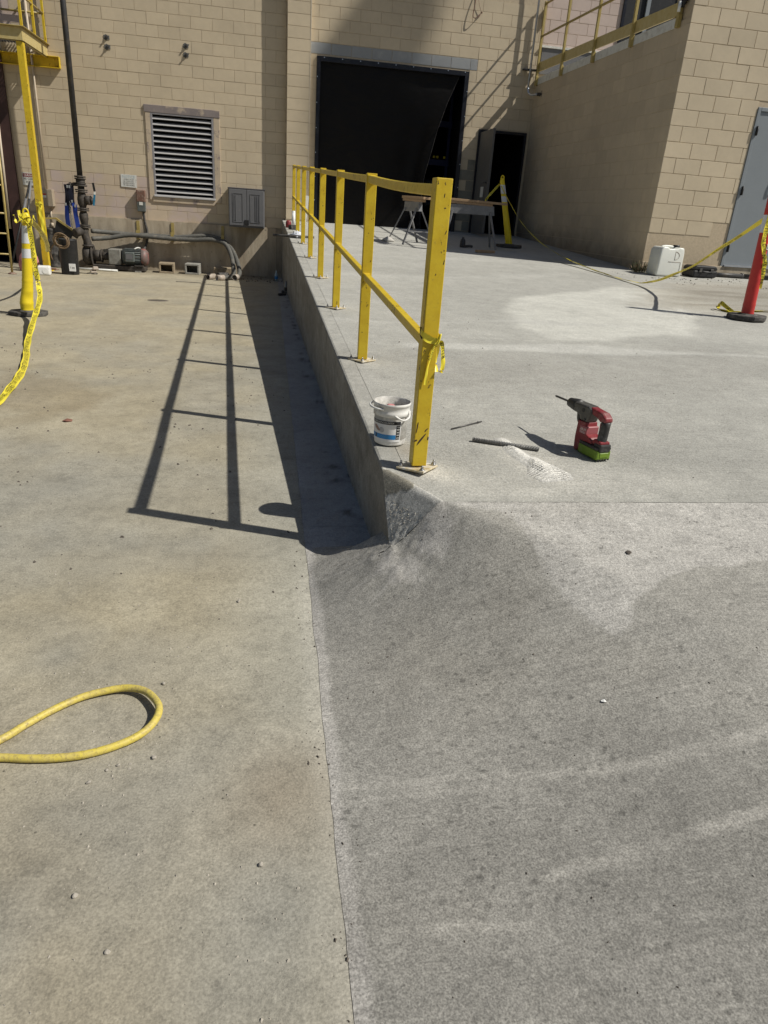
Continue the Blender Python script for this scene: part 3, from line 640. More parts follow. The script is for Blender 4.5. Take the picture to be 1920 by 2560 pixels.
# the packed ground that shows dark in the joints
bedv = MB(); bedv.add([(-16, -6, -.20), (14, -6, -.20), (14, 17.5, -.30), (-16, 17.5, -.30)], [(0, 1, 2, 3)])
for y0, y1 in ((-6, 2.7), (2.7, 16.4)):
    bedv.add([(.12, y0, float(zfloor(y0)) - .006), (.19, y0, float(zfloor(y0)) - .006), (.19, y1, float(zfloor(y1)) - .006), (.12, y1, float(zfloor(y1)) - .006)], [(0, 1, 2, 3)])
bedv.add([(.74, 2.30, .345), (14, 2.30, .345), (14, 2.38, .350), (.74, 2.38, .350)], [(0, 1, 2, 3)])
bedv.add([(jx(2.66) - .02, 2.66, S(2.66) - .03), (jx(2.66) + .03, 2.66, S(2.66) - .03), (jx(16.2) + .03, 16.2, S(16.2) - .03), (jx(16.2) - .02, 16.2, S(16.2) - .03)], [(0, 1, 2, 3)])
bedv.build('ground_bed', 'bed')['kind'] = 'structure'

# ------------------------------------------------------------------ block buildings
YW, YP, YD = 16.339, 16.14, 16.24
CH, CL, JT = .2032, .4064, .0075
_bm = {}
def block_mesh(w, h, mat):
    k = (round(w, 3), round(h, 3), mat)
    if k not in _bm:
        out = []
        for v in range(4):
            r = random.Random(hash((k[0], k[1])) + v); a = w / 2 - JT / 2; b_ = h / 2 - JT / 2; c = .0025
            j = lambda s: r.uniform(-s, s)
            fr = [(-a + c + j(.0015), j(.0008), -b_ + c + j(.0015)), (a - c + j(.0015), j(.0008), -b_ + c + j(.0015)), (a - c + j(.0015), j(.0008), b_ - c + j(.0015)), (-a + c + j(.0015), j(.0008), b_ - c + j(.0015))]
            mid = [(-a, .0035, -b_), (a, .0035, -b_), (a, .0035, b_), (-a, .0035, b_)]
            bk = [(x, .02, z) for x, y, z in mid]
            me = bpy.data.meshes.new('block'); me.from_pydata(fr + mid + bk, [], [(0, 1, 2, 3)] + [(i + 4, (i + 1) % 4 + 4, (i + 1) % 4, i) for i in range(4)] + [(i + 8, (i + 1) % 4 + 8, (i + 1) % 4 + 4, i + 4) for i in range(4)])
            me.materials.append(M[mat]); me.update(); out.append(me)
        _bm[k] = out
    return random.choice(_bm[k])
def cut(iv, a, b):
    out = []
    for s, e in iv:
        if b <= s or a >= e: out.append((s, e)); continue
        if a > s: out.append((s, a))
        if b < e: out.append((b, e))
    return out
def courses(x0, x1, z0, z1, ztop, xoff, parity, openings, chooser):
    """list of (cx, cz, w, h, mat) for running bond between x0..x1, z0..z1; course lines at ztop - n*CH"""
    out = []; n0 = int(math.floor((ztop - z1) / CH + 1e-6)); n1 = int(math.ceil((ztop - z0) / CH - 1e-6))
    for n in range(n0, n1):
        zt = min(ztop - n * CH, z1); zb = max(ztop - (n + 1) * CH, z0)
        if zt - zb < .03: continue
        off = xoff + (CL / 2 if (n + parity) % 2 else 0)
        k = int(math.floor((x0 - off) / CL)); x = off + k * CL
        while x < x1 - 1e-4:
            iv = [(max(x, x0), min(x + CL, x1))]
            for a, b_, c, d in openings:
                if zt > c + .05 and zb < d - .05: iv = cut(iv, a, b_)
            for s, e in iv:
                if e - s > .035: out.append(((s + e) / 2, (zt + zb) / 2, e - s, zt - zb, chooser((s + e) / 2, (zt + zb) / 2)))
            x += CL
    return out
def rects(mb, x0, x1, z0, z1, y, openings, mi=0):
    """flat wall with holes, as quads"""
    xs = sorted({x0, x1, *[min(max(v, x0), x1) for o in openings for v in o[:2]]}); zs = sorted({z0, z1, *[min(max(v, z0), z1) for o in openings for v in o[2:]]})
    for a, b_ in zip(xs[:-1], xs[1:]):
        for c, d in zip(zs[:-1], zs[1:]):
            mx, mz = (a + b_) / 2, (c + d) / 2
            if any(o[0] < mx < o[1] and o[2] < mz < o[3] for o in openings): continue
            mb.add([(a, y, c), (b_, y, c), (b_, y, d), (a, y, d)], [(0, 1, 2, 3)], mi)

bld = thing('block_building', 'tan painted concrete block building with black dock doorway across the back', 'building', (0, YW, 0))
def main_mat(x, z):
    if x < .3:
        if z < 1.65 and x < -1.2: return 'block_worn'
        if x < -4.65 and z > 3.9: return 'block_pink'
        return 'block'
    if z > 4.6 and x > 5.45: return 'block_pink'
    if x < .91 and x > .77 and z < 4.14: return 'grey_jamb'
    if 4.0 < x < 4.37 and z < 2.55: return 'grey_jamb'
    return 'block'
LOUV = (-2.36, -1.14, 1.37, 2.87); DOCK = (.905, 4.02, .9, 4.105); SIDE = (4.35, 5.41, .9, 3.10); UPD = (7.1, 8.4, 4.3, 6.5)
LINT = (.776, 4.18, 4.138, 4.336)
bl = [(x, YW, z, w, h, m) for x, z, w, h, m in courses(-4.98, .318, .886, 5.35, 4.543, -3.552, 0, [LOUV], main_mat)]
bl += [(x, YP, z, w, h, 'block') for x, z, w, h, m in courses(.318, .770, 1.05, 5.35, 4.543, .318, 0, [], lambda x, z: 'block') if True]
bl = [b_ for b_ in bl if b_[1] != YP]
n = -4
while 4.543 - n * CH > 1.09:
    zt = 4.543 - n * CH; bl.append((.544, YP, max((zt + zt - CH) / 2, 0), .452, CH, 'block')); n += 1
bl += [(x, YD, z, w, h, m) for x, z, w, h, m in courses(.776, 5.50, 1.03, 5.35, 4.543, 4.18, 0, [DOCK, SIDE, LINT], main_mat)]
bl += [(x, YD, z, w, h, m) for x, z, w, h, m in courses(5.50, 7.1, 4.70, 6.2, 4.543, 4.18, 0, [UPD], main_mat)]
def rank(b_):        # blocks that show in the photograph come first
    x, y, z = b_[0], b_[1], b_[2]
    d = Vector((x, y, z - 1.36)); u = d.dot(_rt) / d.dot(_fw); v = d.dot(_up) / d.dot(_fw)
    out = max(0, abs(u) - .553 + .02) * 10 + max(0, abs(v) - .737 + .02) * 10
    return out * 100 + (-b_[3] * 2) + (2.0 if x < -4.45 else 0)
bl.sort(key=rank)
rest = MB()
for i, (x, y, z, w, h, m) in enumerate(bl):
    if i < 300: child(block_mesh(w, h, m), 'block', bld, (x, y - YW + random.uniform(-.0015, .001), z), (R(random.uniform(-.3, .3)), 0, R(random.uniform(-.14, .14))))
    else:
        a, b2 = w / 2 - JT / 2, h / 2 - JT / 2
        rest.box((x - a, y - YW, z - b2), (x + a, y - YW + .02, z + b2), 1 if m == 'block_pink' else 0)
if rest.v: rest.build('block_work', ['block', 'block_pink'], bld)['kind'] = 'stuff'
# lintel of bare grey blocks over the dock doorway
x = .776
while x < 4.17:
    w = min(CL, 4.18 - x); child(block_mesh(w, .197, 'grey_block'), 'lintel_block', bld, (x + w / 2, YD - YW - .002, 4.237)); x += CL
# painted mortar face behind the blocks, side returns, interior rooms
mo = MB()
rects(mo, -5.0, .318, .8, 7.2, .0055, [LOUV])
rects(mo, .318, .773, .8, 7.2, YP - YW + .0055, [])
mo.add([(.318, .0055, .8), (.318, YP - YW + .0055, .8), (.318, YP - YW + .0055, 7.2), (.318, .0055, 7.2)], [(0, 1, 2, 3)])
mo.add([(.773, YD - YW + .0055, .8), (.773, YP - YW + .0055, .8), (.773, YP - YW + .0055, 7.2), (.773, YD - YW + .0055, 7.2)], [(0, 1, 2, 3)])
rects(mo, .773, 14, .6, 7.2, YD - YW + .0055, [DOCK, SIDE, UPD])
rects(mo, -16, -6.2, -.3, 7.2, .0, [])
rects(mo, -6.2, -5.0, 3.6, 7.2, .0, [])
mo.add([(-16, 0, 7.2), (14, 0, 7.2), (14, 6, 7.2), (-16, 6, 7.2)], [(0, 1, 2, 3)])
mo.build('mortar_face', 'mortar', bld)
bd = MB(); bd.box((.765, YP - YW - .004, 1.06), (.782, YD - YW + .006, 5.4)); bd.build('sealant_bead', 'bead', bld)
# foundation ledge
fo = MB(); fo.box((-5.0, -.045, -.3), (.13, .02, .872)); fo.add([(.13, -.045, -.3), (.318, .0, -.3), (.318, .0, .80), (.13, -.045, .872)], [(0, 1, 2, 3)])
fo.box((-5.0, -.045, .872), (.13, .004, .886)); fo.build('foundation', 'found', bld, bevel=.006)
def room(x0, x1, y0, y1, z0, z1):
    ro = MB(); ro.add([(x0, y0, z0), (x1, y0, z0), (x1, y1, z0), (x0, y1, z0), (x0, y0, z1), (x1, y0, z1), (x1, y1, z1), (x0, y1, z1)], [(0, 1, 2, 3), (4, 7, 6, 5), (1, 5, 6, 2), (2, 6, 7, 3), (3, 7, 4, 0)])
    ro.build('dark_room', 'dark_void', bld)
for a_ in ((.80, 4.10, -.08, 4, 1.055, 4.3), (4.30, 5.48, -.08, 3, 1.06, 3.3), (-6.3, -4.9, .02, 3, -.13, 3.7), (-2.4, -1.1, .08, .5, 1.3, 2.95), (7.0, 8.5, -.07, 1.5, 4.3, 6.6)): room(*a_)
# louvred vent
ve = MB()
ve.box((-2.365, -.02, 1.365), (-2.325, .05, 2.875)); ve.box((-1.18, -.02, 1.365), (-1.14, .05, 2.875)); ve.box((-2.325, -.02, 2.84), (-1.18, .05, 2.875))
vent = ve.build('vent', 'louvre_frame', bld, bevel=.004)
si = MB(); si.prism([(.05, 1.40), (-.04, 1.375), (-.045, 1.345), (.05, 1.345)], -2.372, -1.135, 'x'); si.build('sill', 'louvre', vent, bevel=.003)
slat = MB(); slat.prism([(.060, .036), (.054, .040), (-.012, .002), (-.018, -.014), (-.010, -.017), (-.005, -.006)], -2.326, -1.179, 'x'); sme = slat.mesh('slat', 'louvre')
for k in range(14): child(sme, 'slat', vent, (0, 0, 1.452 + k * .1015))
for lo, hi, m in (((-2.48, -.026, 2.872), (-1.015, .01, 3.003), 'trim_purple'), ((-2.46, -.020, 1.28), (-2.366, .01, 2.870), 'wood_trim'), ((-1.139, -.020, 1.30), (-1.02, .01, 2.870), 'wood_trim'), ((-2.40, -.022, 1.245), (-1.14, .01, 1.343), 'wood_trim')):
    t = MB(); t.box(lo, hi); t.build('trim_board', m, bld, bevel=.004)
# dock door frame
df = MB(); y0, y1 = YD - YW - .035, YD - YW + .05
df.box((.905, y0, 1.05), (.98, y1, 4.105)); df.box((3.935, y0, 1.05), (4.02, y1, 4.105)); df.box((.98, y0, 4.02), (3.935, y1, 4.105))
dfo = df.build('dock_door_frame', 'frame_black', bld, bevel=.004)
sc = MB()
for k in range(9):
    x = 1.05 + k * .36; sc.cyl((x, y0 - .006, 4.085), (x, y0 + .002, 4.085), .011, n=8)
for k in range(6):
    sc.cyl((.918, y0 - .006, 1.5 + k * .45), (.918, y0, 1.5 + k * .45), .011, n=8); sc.cyl((4.005, y0 - .006, 1.5 + k * .45), (4.005, y0, 1.5 + k * .45), .011, n=8)
sc.build('screw_heads', 'galv', dfo)
# side doorway: frame and open leaf
sf = MB(); sf.box((4.35, -.125, 1.05), (4.40, -.03, 3.10)); sf.box((5.36, -.125, 1.05), (5.41, -.03, 3.10)); sf.box((4.40, -.125, 3.045), (5.36, -.03, 3.10))
sf.build('side_door_frame', 'frame_black', bld, bevel=.004)
lf = MB(); lf.box((4.392, -1.07, 1.07), (4.437, -.12, 3.035)); leaf = lf.build('door', 'door_dark', bld, bevel=.003)
st = MB(); st.add([(4.391, -.82, 1.55 + .3), (4.391, -.56, 1.85), (4.391, -.56, 2.32), (4.391, -.82, 2.32)], [(0, 1, 2, 3)])
stk = MB(); stk.box((4.3895, -.80, 1.78), (4.391, -.58, 1.98)); stk.build('sticker', 'white_sign', leaf)
stk = MB(); stk.box((4.3895, -.76, 2.04), (4.391, -.62, 2.10)); stk.build('sticker', 'cab', leaf)
le = MB()
for k, ch in enumerate('WAREHOUSE'):
    text_flat(le, ch, (4.391, -.66, 2.76 - k * .066), (0, -1, 0), (0, 0, 1), .045, off=.001)
le.build('lettering', 'ink_grey', leaf)
hd = MB(); hd.cyl((4.392, -.98, 2.05), (4.34, -.98, 2.05), .012); hd.cyl((4.345, -.98, 2.05), (4.345, -.86, 2.05), .01); hd.build('handle', 'steel_dark', leaf)
# grey flashing and pale ledge over the annex roof, dark upper window
fl = MB(); fl.box((5.50, -.125, 4.2), (7.1, -.09, 4.66)); fl.build('roof_flashing', 'cab', bld)
fl = MB(); fl.box((5.48, -.15, 4.662), (7.1, -.09, 4.70)); fl.build('flashing_ledge', 'white_sign', bld)
uw = MB(); uw.box((7.1, -.13, 4.3), (7.16, -.04, 6.5)); uw.box((8.34, -.13, 4.3), (8.4, -.04, 6.5)); uw.box((7.16, -.13, 6.44), (8.34, -.04, 6.5)); w_ = uw.build('window', 'frame_black', bld)
uw = MB(); uw.box((7.60, -.12, 4.3), (7.68, -.05, 6.44)); uw.build('mullion', 'door_grey', w_)
uw = MB(); uw.box((7.16, -.08, 4.3), (7.60, -.07, 6.44)); uw.box((7.68, -.08, 4.3), (8.34, -.07, 6.44)); uw.build('pane', 'black', w_)
# brown door jamb of the roller door at the far left
jb = MB(); jb.box((-5.20, -.07, -.13), (-5.0, .10, 3.62)); jb.box((-6.3, -.05, 3.40), (-5.20, .10, 3.62)); jb.build('roller_door_jamb', 'jamb_brown', bld, bevel=.006)
jb = MB(); jb.cyl((-5.235, -.09, .55), (-5.19, -.09, 2.6), .022); jb.build('door_track_pipe', 'conduit_tan', bld)

# ------------------------------------------------------------------ annex
anx = thing('block_annex', 'lower tan concrete block annex with railed roof and plain grey door, right side', 'building', (5.604, 10.544, 0))
ADOOR = (1.300, 2.42, .93, 3.092)
ab = [(x, z, w, h, m) for x, z, w, h, m in courses(0, 3.6, .932, 4.386, 4.183, 0, 0, [ADOOR], lambda x, z: 'block_annex')]
for x, z, w, h, m in ab[:120]:
    child(block_mesh(w, h, m), 'block', anx, (x, random.uniform(-.0015, .001), z), (R(random.uniform(-.3, .3)), 0, R(random.uniform(-.14, .14))))
vx, vy = 5.604 - 5.46, 10.544 - 16.24; LEN = math.hypot(vx, vy); th = math.atan2(vy, vx)
fb = [(x, z, w, h, m) for x, z, w, h, m in courses(0, LEN, .78, 3.98, 4.183, LEN - 14 * CL, 1, [], lambda x, z: 'block_side')]
fb.sort(key=lambda b_: -b_[2]); cap = 300 - min(len(ab), 120); rest = MB(); ct, s_t = math.cos(th), math.sin(th)
Mf = Matrix.Translation((-vx, -vy, 0)) @ Matrix.Rotation(th, 4, 'Z')
for i, (x, z, w, h, m) in enumerate(fb):
    p = Mf @ Vector((x, random.uniform(-.0015, .001), z))
    if i < cap: child(block_mesh(w, h, m), 'block', anx, p, (R(random.uniform(-.3, .3)), 0, th + R(random.uniform(-.14, .14))))
    else:
        a, b2 = w / 2 - JT / 2, h / 2 - JT / 2; rest.box((x - a, 0, z - b2), (x + a, .02, z + b2), 0, Mf)
if rest.v: rest.build('block_work', 'block_side', anx)['kind'] = 'stuff'
mo = MB(); rects(mo, 0, 3.6, .60, 4.386, .0055, [ADOOR])
mo.add([tuple(Mf @ Vector(p)) for p in ((0, .0026, .7), (LEN - .006, .0026, .7), (LEN - .006, .0026, 4.05), (0, .0026, 4.05))], [(0, 1, 2, 3)])
mo.add([(.012, .0055, 3.9), (.012, .5, 3.9), (.012, .5, 4.386), (.012, .0055, 4.386)], [(0, 1, 2, 3)])
mo.build('mortar_face', 'mortar', anx)
bs = MB(); bs.box((-.001, -.012, .60), (3.6, .004, .928)); bs.build('base_course', 'found', anx, bevel=.004)
rf = MB(); rf.add([tuple(Mf @ Vector(p)) for p in ((0, .012, 4.02), (LEN, .012, 4.02), (LEN, 3.6, 4.02), (0, 3.6, 4.02))], [(0, 1, 2, 3)]); rf.build('roof_deck', 'cinder', anx)
cp = MB(); cp.box((0, -.004, 3.985), (LEN - .33, .02, 4.11), 0, Mf); cp.build('white_coping', 'white_sign', anx)
fr = MB(); fr.box((1.302, -.012, .935), (1.352, .05, 3.09)); fr.box((2.37, -.012, .935), (2.42, .05, 3.09)); fr.box((1.352, -.012, 3.04), (2.37, .05, 3.09)); fr.build('door_frame', 'door_grey', anx, bevel=.004)
dl = MB(); dl.box((1.358, .006, .955), (2.364, .045, 3.036)); adoor = dl.build('door', 'door_grey', anx, bevel=.003)
for z in (1.20, 2.0, 2.79):
    h = MB(); h.box((1.338, -.028, z - .06), (1.366, .01, z + .06)); h.cyl((1.354, -.03, z - .06), (1.354, -.03, z + .06), .012, n=8); h.build('hinge', 'black', adoor)
h = MB(); h.tube(cr([(1.93, .004, 2.33), (1.93, -.05, 2.30), (1.93, -.055, 2.12), (1.93, .004, 2.08)], 5), .011, 8); h.build('handle', 'white', adoor)
sl_ = MB(); sl_.box((1.352, -.03, .93), (2.37, .03, .953)); sl_.build('threshold', 'galv', anx)


# unseen blocker added sunward, outline shaped to cast soft shade on the dock wall
def sunward(x, z, t): return Vector((x, YD, z)) + SUN * t
outl = [(2.45, 6.9), (1.85, 5.35), (1.35, 4.75), (.98, 4.33), (.76, 4.0), (.66, 3.55), (.56, 2.9), (.54, 2.1), (.62, 1.35), (3.7, 1.35), (3.75, 3.75), (3.05, 4.15), (3.15, 4.6), (3.35, 5.0), (3.7, 6.9)]
m = MB(); c0 = sunward(2, 4, 36); V = [tuple(sunward(x, z, 35.3) - c0) for x, z in outl] + [tuple(sunward(x, z, 36.7) - c0) for x, z in outl]; n = len(outl)
m.add(V, [tuple(range(n)), tuple(reversed(range(n, 2 * n)))] + [(i, i + n, (i + 1) % n + n, (i + 1) % n) for i in range(n)])
tag(m.build('shade_blocker', 'saw_grey', None, loc=c0), 'unseen grey shade blocker added high up on the sunny side of the yard', 'shade blocker')

# ------------------------------------------------------------------ annex roof railing
def fpt(s, d, z): return Mf @ Vector((s, -d, z)) + Vector((5.604, 10.544, 0))     # s along the annex side from the back, d out from the face
rr = thing('roof_railing', 'dull yellow pipe railing with toe board along the annex roof edge', 'railing', fpt(0, 0, 4.0))
def relr(p): return tuple(Vector(p) - Vector(rr.location))
ztoe = lambda s: 4.385 - .018 * s
for s in (.10, 1.38, 2.75, 4.10, 5.42):
    m = MB(); m.cbox((0, 0, .68), (.045, .045, 1.42)); m.box((-.035, -.02, -.06), (.035, .035, .10))
    m.build('post', 'yellow_old', rr, loc=relr(fpt(s, .035, 4.03)), rot=(0, 0, th), bevel=.004)
m = MB(); m.add([relr(fpt(s, d, ztoe(s) + z)) for s, d, z in ((.05, .012, -.165), (5.42, .012, -.165), (5.42, .012, 0), (.05, .012, 0), (.05, -.012, -.165), (5.42, -.012, -.165), (5.42, -.012, 0), (.05, -.012, 0))], [(0, 1, 2, 3), (7, 6, 5, 4), (3, 2, 6, 7), (0, 4, 5, 1), (0, 3, 7, 4), (1, 5, 6, 2)])
m.build('toe_board', 'yellow_pale', rr)
for z in (.45, 1.0):
    m = MB(); m.tube([relr(fpt(.05, .03, ztoe(.05) + z)), relr(fpt(5.42, .03, ztoe(5.4) + z))], .021, 8); m.build('rail', 'yellow_old', rr)
m = MB(); m.cbox((0, 0, 0), (.05, .02, .30)); m.build('wall_bracket', 'yellow_pale', rr, loc=relr(fpt(.02, .0, 5.18)), rot=(0, 0, th))
cd = thing('conduit', 'shiny galvanised conduit rising in the corner beside the annex roof railing', 'conduit', (5.27, 16.12, 3.78))
m = MB(); m.tube([(0, 0, 4.2), (0, 0, .14)] + [tuple(p) for p in cr([(0, 0, .14), (.015, -.02, .05), (.06, -.10, .0), (.13, -.24, 0)], 4)], .021, 10); m.build('pipe', 'galv', cd)
m = MB(); m.cyl((.13, -.24, 0), (.215, -.26, 0), .032, n=10); m.cyl((.205, -.26, 0), (.222, -.262, 0), .085, n=14); m.build('fitting', 'steel_dark', cd)
m = MB(); m.cbox((.02, .05, .46), (.32, .10, .03)); m.build('bracket', 'black', cd, bevel=.006)
lt = thing('wrapped_fitting', 'black wrapped fitting with short white cable at annex roof corner', 'fitting', fpt(5.5, .05, 4.25))
m = MB(); m.tube(cr([(0, 0, -.06), (.01, .0, .05), (.03, 0, .2), (.02, 0, .5)], 4), [.02, .03, .045, .055, .05, .05, .045, .045, .05, .05, .05, .05, .05], 8); m.build('wrapping', 'black', lt)
m = MB(); m.cyl((-.05, -.01, -.12), (-.05, -.01, .0), .022, n=8); m.cyl((-.04, -.01, .08), (-.02, -.01, .5), .014, n=8); m.build('cable', 'white', lt)

# ------------------------------------------------------------------ guard railing on the ramp edge
gr = thing('guard_railing', 'bright yellow square tube guard railing with eight posts along the ramp edge', 'railing', (.598, 2.65, 0))
PX = lambda y: .598 - .0119 * (y - 2.65)
py = [2.65, 4.424, 6.199, 7.973, 9.748, 11.522, 13.297, 15.071]
for i, y in enumerate(py):  # posts
    z = float(S(y)); h = 1.07
    m = MB(); m.cbox((0, 0, h / 2 + .008), (.060, .060, h - .008)); m.cbox((0, 0, h + .003), (.0605, .0605, .006))
    tilt = .010 if i == 0 else 0.0
    p = m.build('post', 'yellow', gr, bevel=.006, seg=2, loc=(PX(y) - .598, y - 2.65, z + tilt), rot=(0, 0, R((3, -2, 1, 0, 2, -1, 1, 0)[i])))
    ra = R((47, 42, 46, 44, 47, 43, 45, 45)[i])
    m = MB(); m.cbox((0, 0, 0), (.128, .128, .009)); bp = m.build('base_plate', 'plate', p, bevel=.002, loc=(0, 0, .005 if i else -.001), rot=(R(-3.0) if i == 0 else 0, R(2.0) if i == 0 else 0, ra))
    for k in range(4):
        a = ra + PI / 4 + k * PI / 2; m = MB(); m.cyl((0, 0, 0), (0, 0, .006), .0105, n=6); m.cyl((0, 0, .006), (0, 0, .011), .008, n=6); m.cyl((0, 0, .011), (0, 0, .022), .0045, n=6)
        m.build('bolt', 'bolt', p, loc=(math.cos(a) * .070, math.sin(a) * .070, .0095 if i else .006))
for i in range(7):
    a, b_ = py[i], py[i + 1]
    for nm, hz, sag, w, hh in (('top_rail', 1.046, (-.009 if i == 0 else -.002), .040, .040), ('mid_rail', .512, 0.0, .038, .038)):
        m = MB(); pts = []
        for k in range(9):
            t = k / 8; y = a + .031 + (b_ - a - .062) * t; x = PX(y) - .598 - .004
            pts.append((x, y - 2.65, float(S(y)) + hz + sag * math.sin(PI * t)))
        V = []; 
        for x, y, z in pts: V += [(x - w / 2, y, z - hh / 2), (x + w / 2, y, z - hh / 2), (x + w / 2, y, z + hh / 2), (x - w / 2, y, z + hh / 2)]
        F = [(4 * k + q, 4 * k + (q + 1) % 4, 4 * k + 4 + (q + 1) % 4, 4 * k + 4 + q) for k in range(8) for q in range(4)] + [(0, 1, 2, 3), (35, 34, 33, 32)]
        m.add(V, F); o = m.build(nm, 'yellow', gr, bevel=.004); wm = MB()
        for x, y, z in (pts[0], pts[-1]): wm.cbox((x, y, z), (w + .006, .007, hh + .006))
        wm.build('weld_bead', 'yellow', o, bevel=.003)

# bare patches where the paint of the nearest post has been knocked off, and smaller ones on the next posts
posts_ = [c for c in gr.children if c.name.split('.')[0] == 'post']
def chip(post, x, z, L, wd, ang, face='front', seed=0):
    q = random.Random(seed); n = 11; pts = []
    for k in range(n):
        a = 2 * PI * k / n; u = L / 2 * math.cos(a) * q.uniform(.75, 1.1); v = wd / 2 * math.sin(a) * q.uniform(.55, 1.2)
        pts.append((x + u * math.cos(ang) - v * math.sin(ang), z + u * math.sin(ang) + v * math.cos(ang)))
    m = MB()
    if face == 'front': m.prism(pts, -.03045, -.0290, 'y')
    else: m.prism([(a_, b_) for a_, b_ in pts], -.03045, -.0290, 'x')
    m.build('paint_chip', 'chip_bare', post)
for i_, x, z, L, wd, ang, fc in ((0, -.002, .125, .062, .010, .95, 'front'), (0, .016, .165, .022, .006, .9, 'front'), (0, -.022, .175, .05, .006, 1.45, 'front'), (0, .026, .13, .018, .007, 1.5, 'front'), (0, -.024, .12, .016, .008, .4, 'front'), (0, .024, .80, .022, .004, 1.4, 'front'), (0, .004, 1.02, .018, .004, 1.5, 'front'),
                              (0, .010, .98, .008, .005, 0, 'front'), (0, .021, .90, .016, .004, 1.2, 'front'), (0, -.022, .70, .16, .006, 1.56, 'side'), (0, -.018, .60, .05, .007, 1.5, 'side'), (1, .018, .60, .014, .005, 1.2, 'front'), (1, -.01, .18, .012, .004, 0, 'front'), (2, .006, .05, .03, .008, 1.55, 'front'), (3, .005, .72, .012, .008, 0, 'front'), (4, .02, 1.0, .014, .006, 1.3, 'front')):
    chip(posts_[i_], x, z, L, wd, ang, fc, int(z * 1000) + i_)

# ------------------------------------------------------------------ barrier tape
def ribbon(name, label, pts, width, twist, text=True, n=10, parent=None, group=None, phase=0.0, size=.62, mats=('tape', 'ink'), lead='CAUTION DO NOT ENTER'):
    """a strip along pts; twist gives the roll angle (radians) of its width at each control point"""
    C = cr(pts, n); N = len(C); tw = np.interp(np.linspace(0, len(pts) - 1, N), range(len(pts)), twist)
    org = Vector(pts[0]); C = [c - org for c in C]
    fr = []
    for i in range(N):
        t = (C[min(i + 1, N - 1)] - C[max(i - 1, 0)]).normalized(); ref = Vector((0, 0, 1)) if abs(t.z) < .9 else Vector((0, 1, 0))
        side = t.cross(ref).normalized(); up = side.cross(t).normalized()
        wd = up * math.cos(tw[i]) + side * math.sin(tw[i]); fr.append((t, wd, t.cross(wd).normalized()))
    wv = [width * (1 - .18 * abs(math.sin(i * .37 + phase))) for i in range(N)]
    m = MB(); V = []
    for i in range(N):
        for k in (-1, -.33, .33, 1): V.append(tuple(C[i] + fr[i][1] * wv[i] / 2 * k + fr[i][2] * (.004 * width / .05 * (1 if abs(k) < .5 else -1) * math.sin(i * .5 + phase))))
    m.add(V, [(4 * i + k, 4 * i + k + 1, 4 * i + 5 + k, 4 * i + 4 + k) for i in range(N - 1) for k in range(3)], 0, True)
    L = [0.0]
    for i in range(1, N): L.append(L[-1] + (C[i] - C[i - 1]).length)
    o = m.build(name, [mats[0]], parent, loc=org if parent is None else org)
    if label: tag(o, label, 'barrier tape', group)
    if text:
        V0, F0, w0 = text_geo(lead, 1); k = width * size / .70; reps = int(L[-1] / (w0 * k + .05)); tm = MB()
        for r_ in range(reps + 1):
            for sgn in (1, -1):
                vv = []; ok = True
                for x, y, _ in V0:
                    s_ = r_ * (w0 * k + .05) + x * k + .02
                    if s_ >= L[-1]: ok = False; break
                    i = min(max(int(np.searchsorted(L, s_)) - 1, 0), N - 2); t = (s_ - L[i]) / max(L[i + 1] - L[i], 1e-9)
                    p = C[i].lerp(C[i + 1], t); wd = fr[i][1].lerp(fr[i + 1][1], t); nn = fr[i][2].lerp(fr[i + 1][2], t)
                    ww = wv[i] * (1 - t) + wv[i + 1] * t
                    vv.append(tuple(p + wd * ((y * k - width * size / 2) * ww / width) + nn * sgn * (.006 * width / .05 + .0012)))
                if ok: tm.add(vv, F0)
        if tm.v: tm.build('lettering', mats[1], o)
    return o

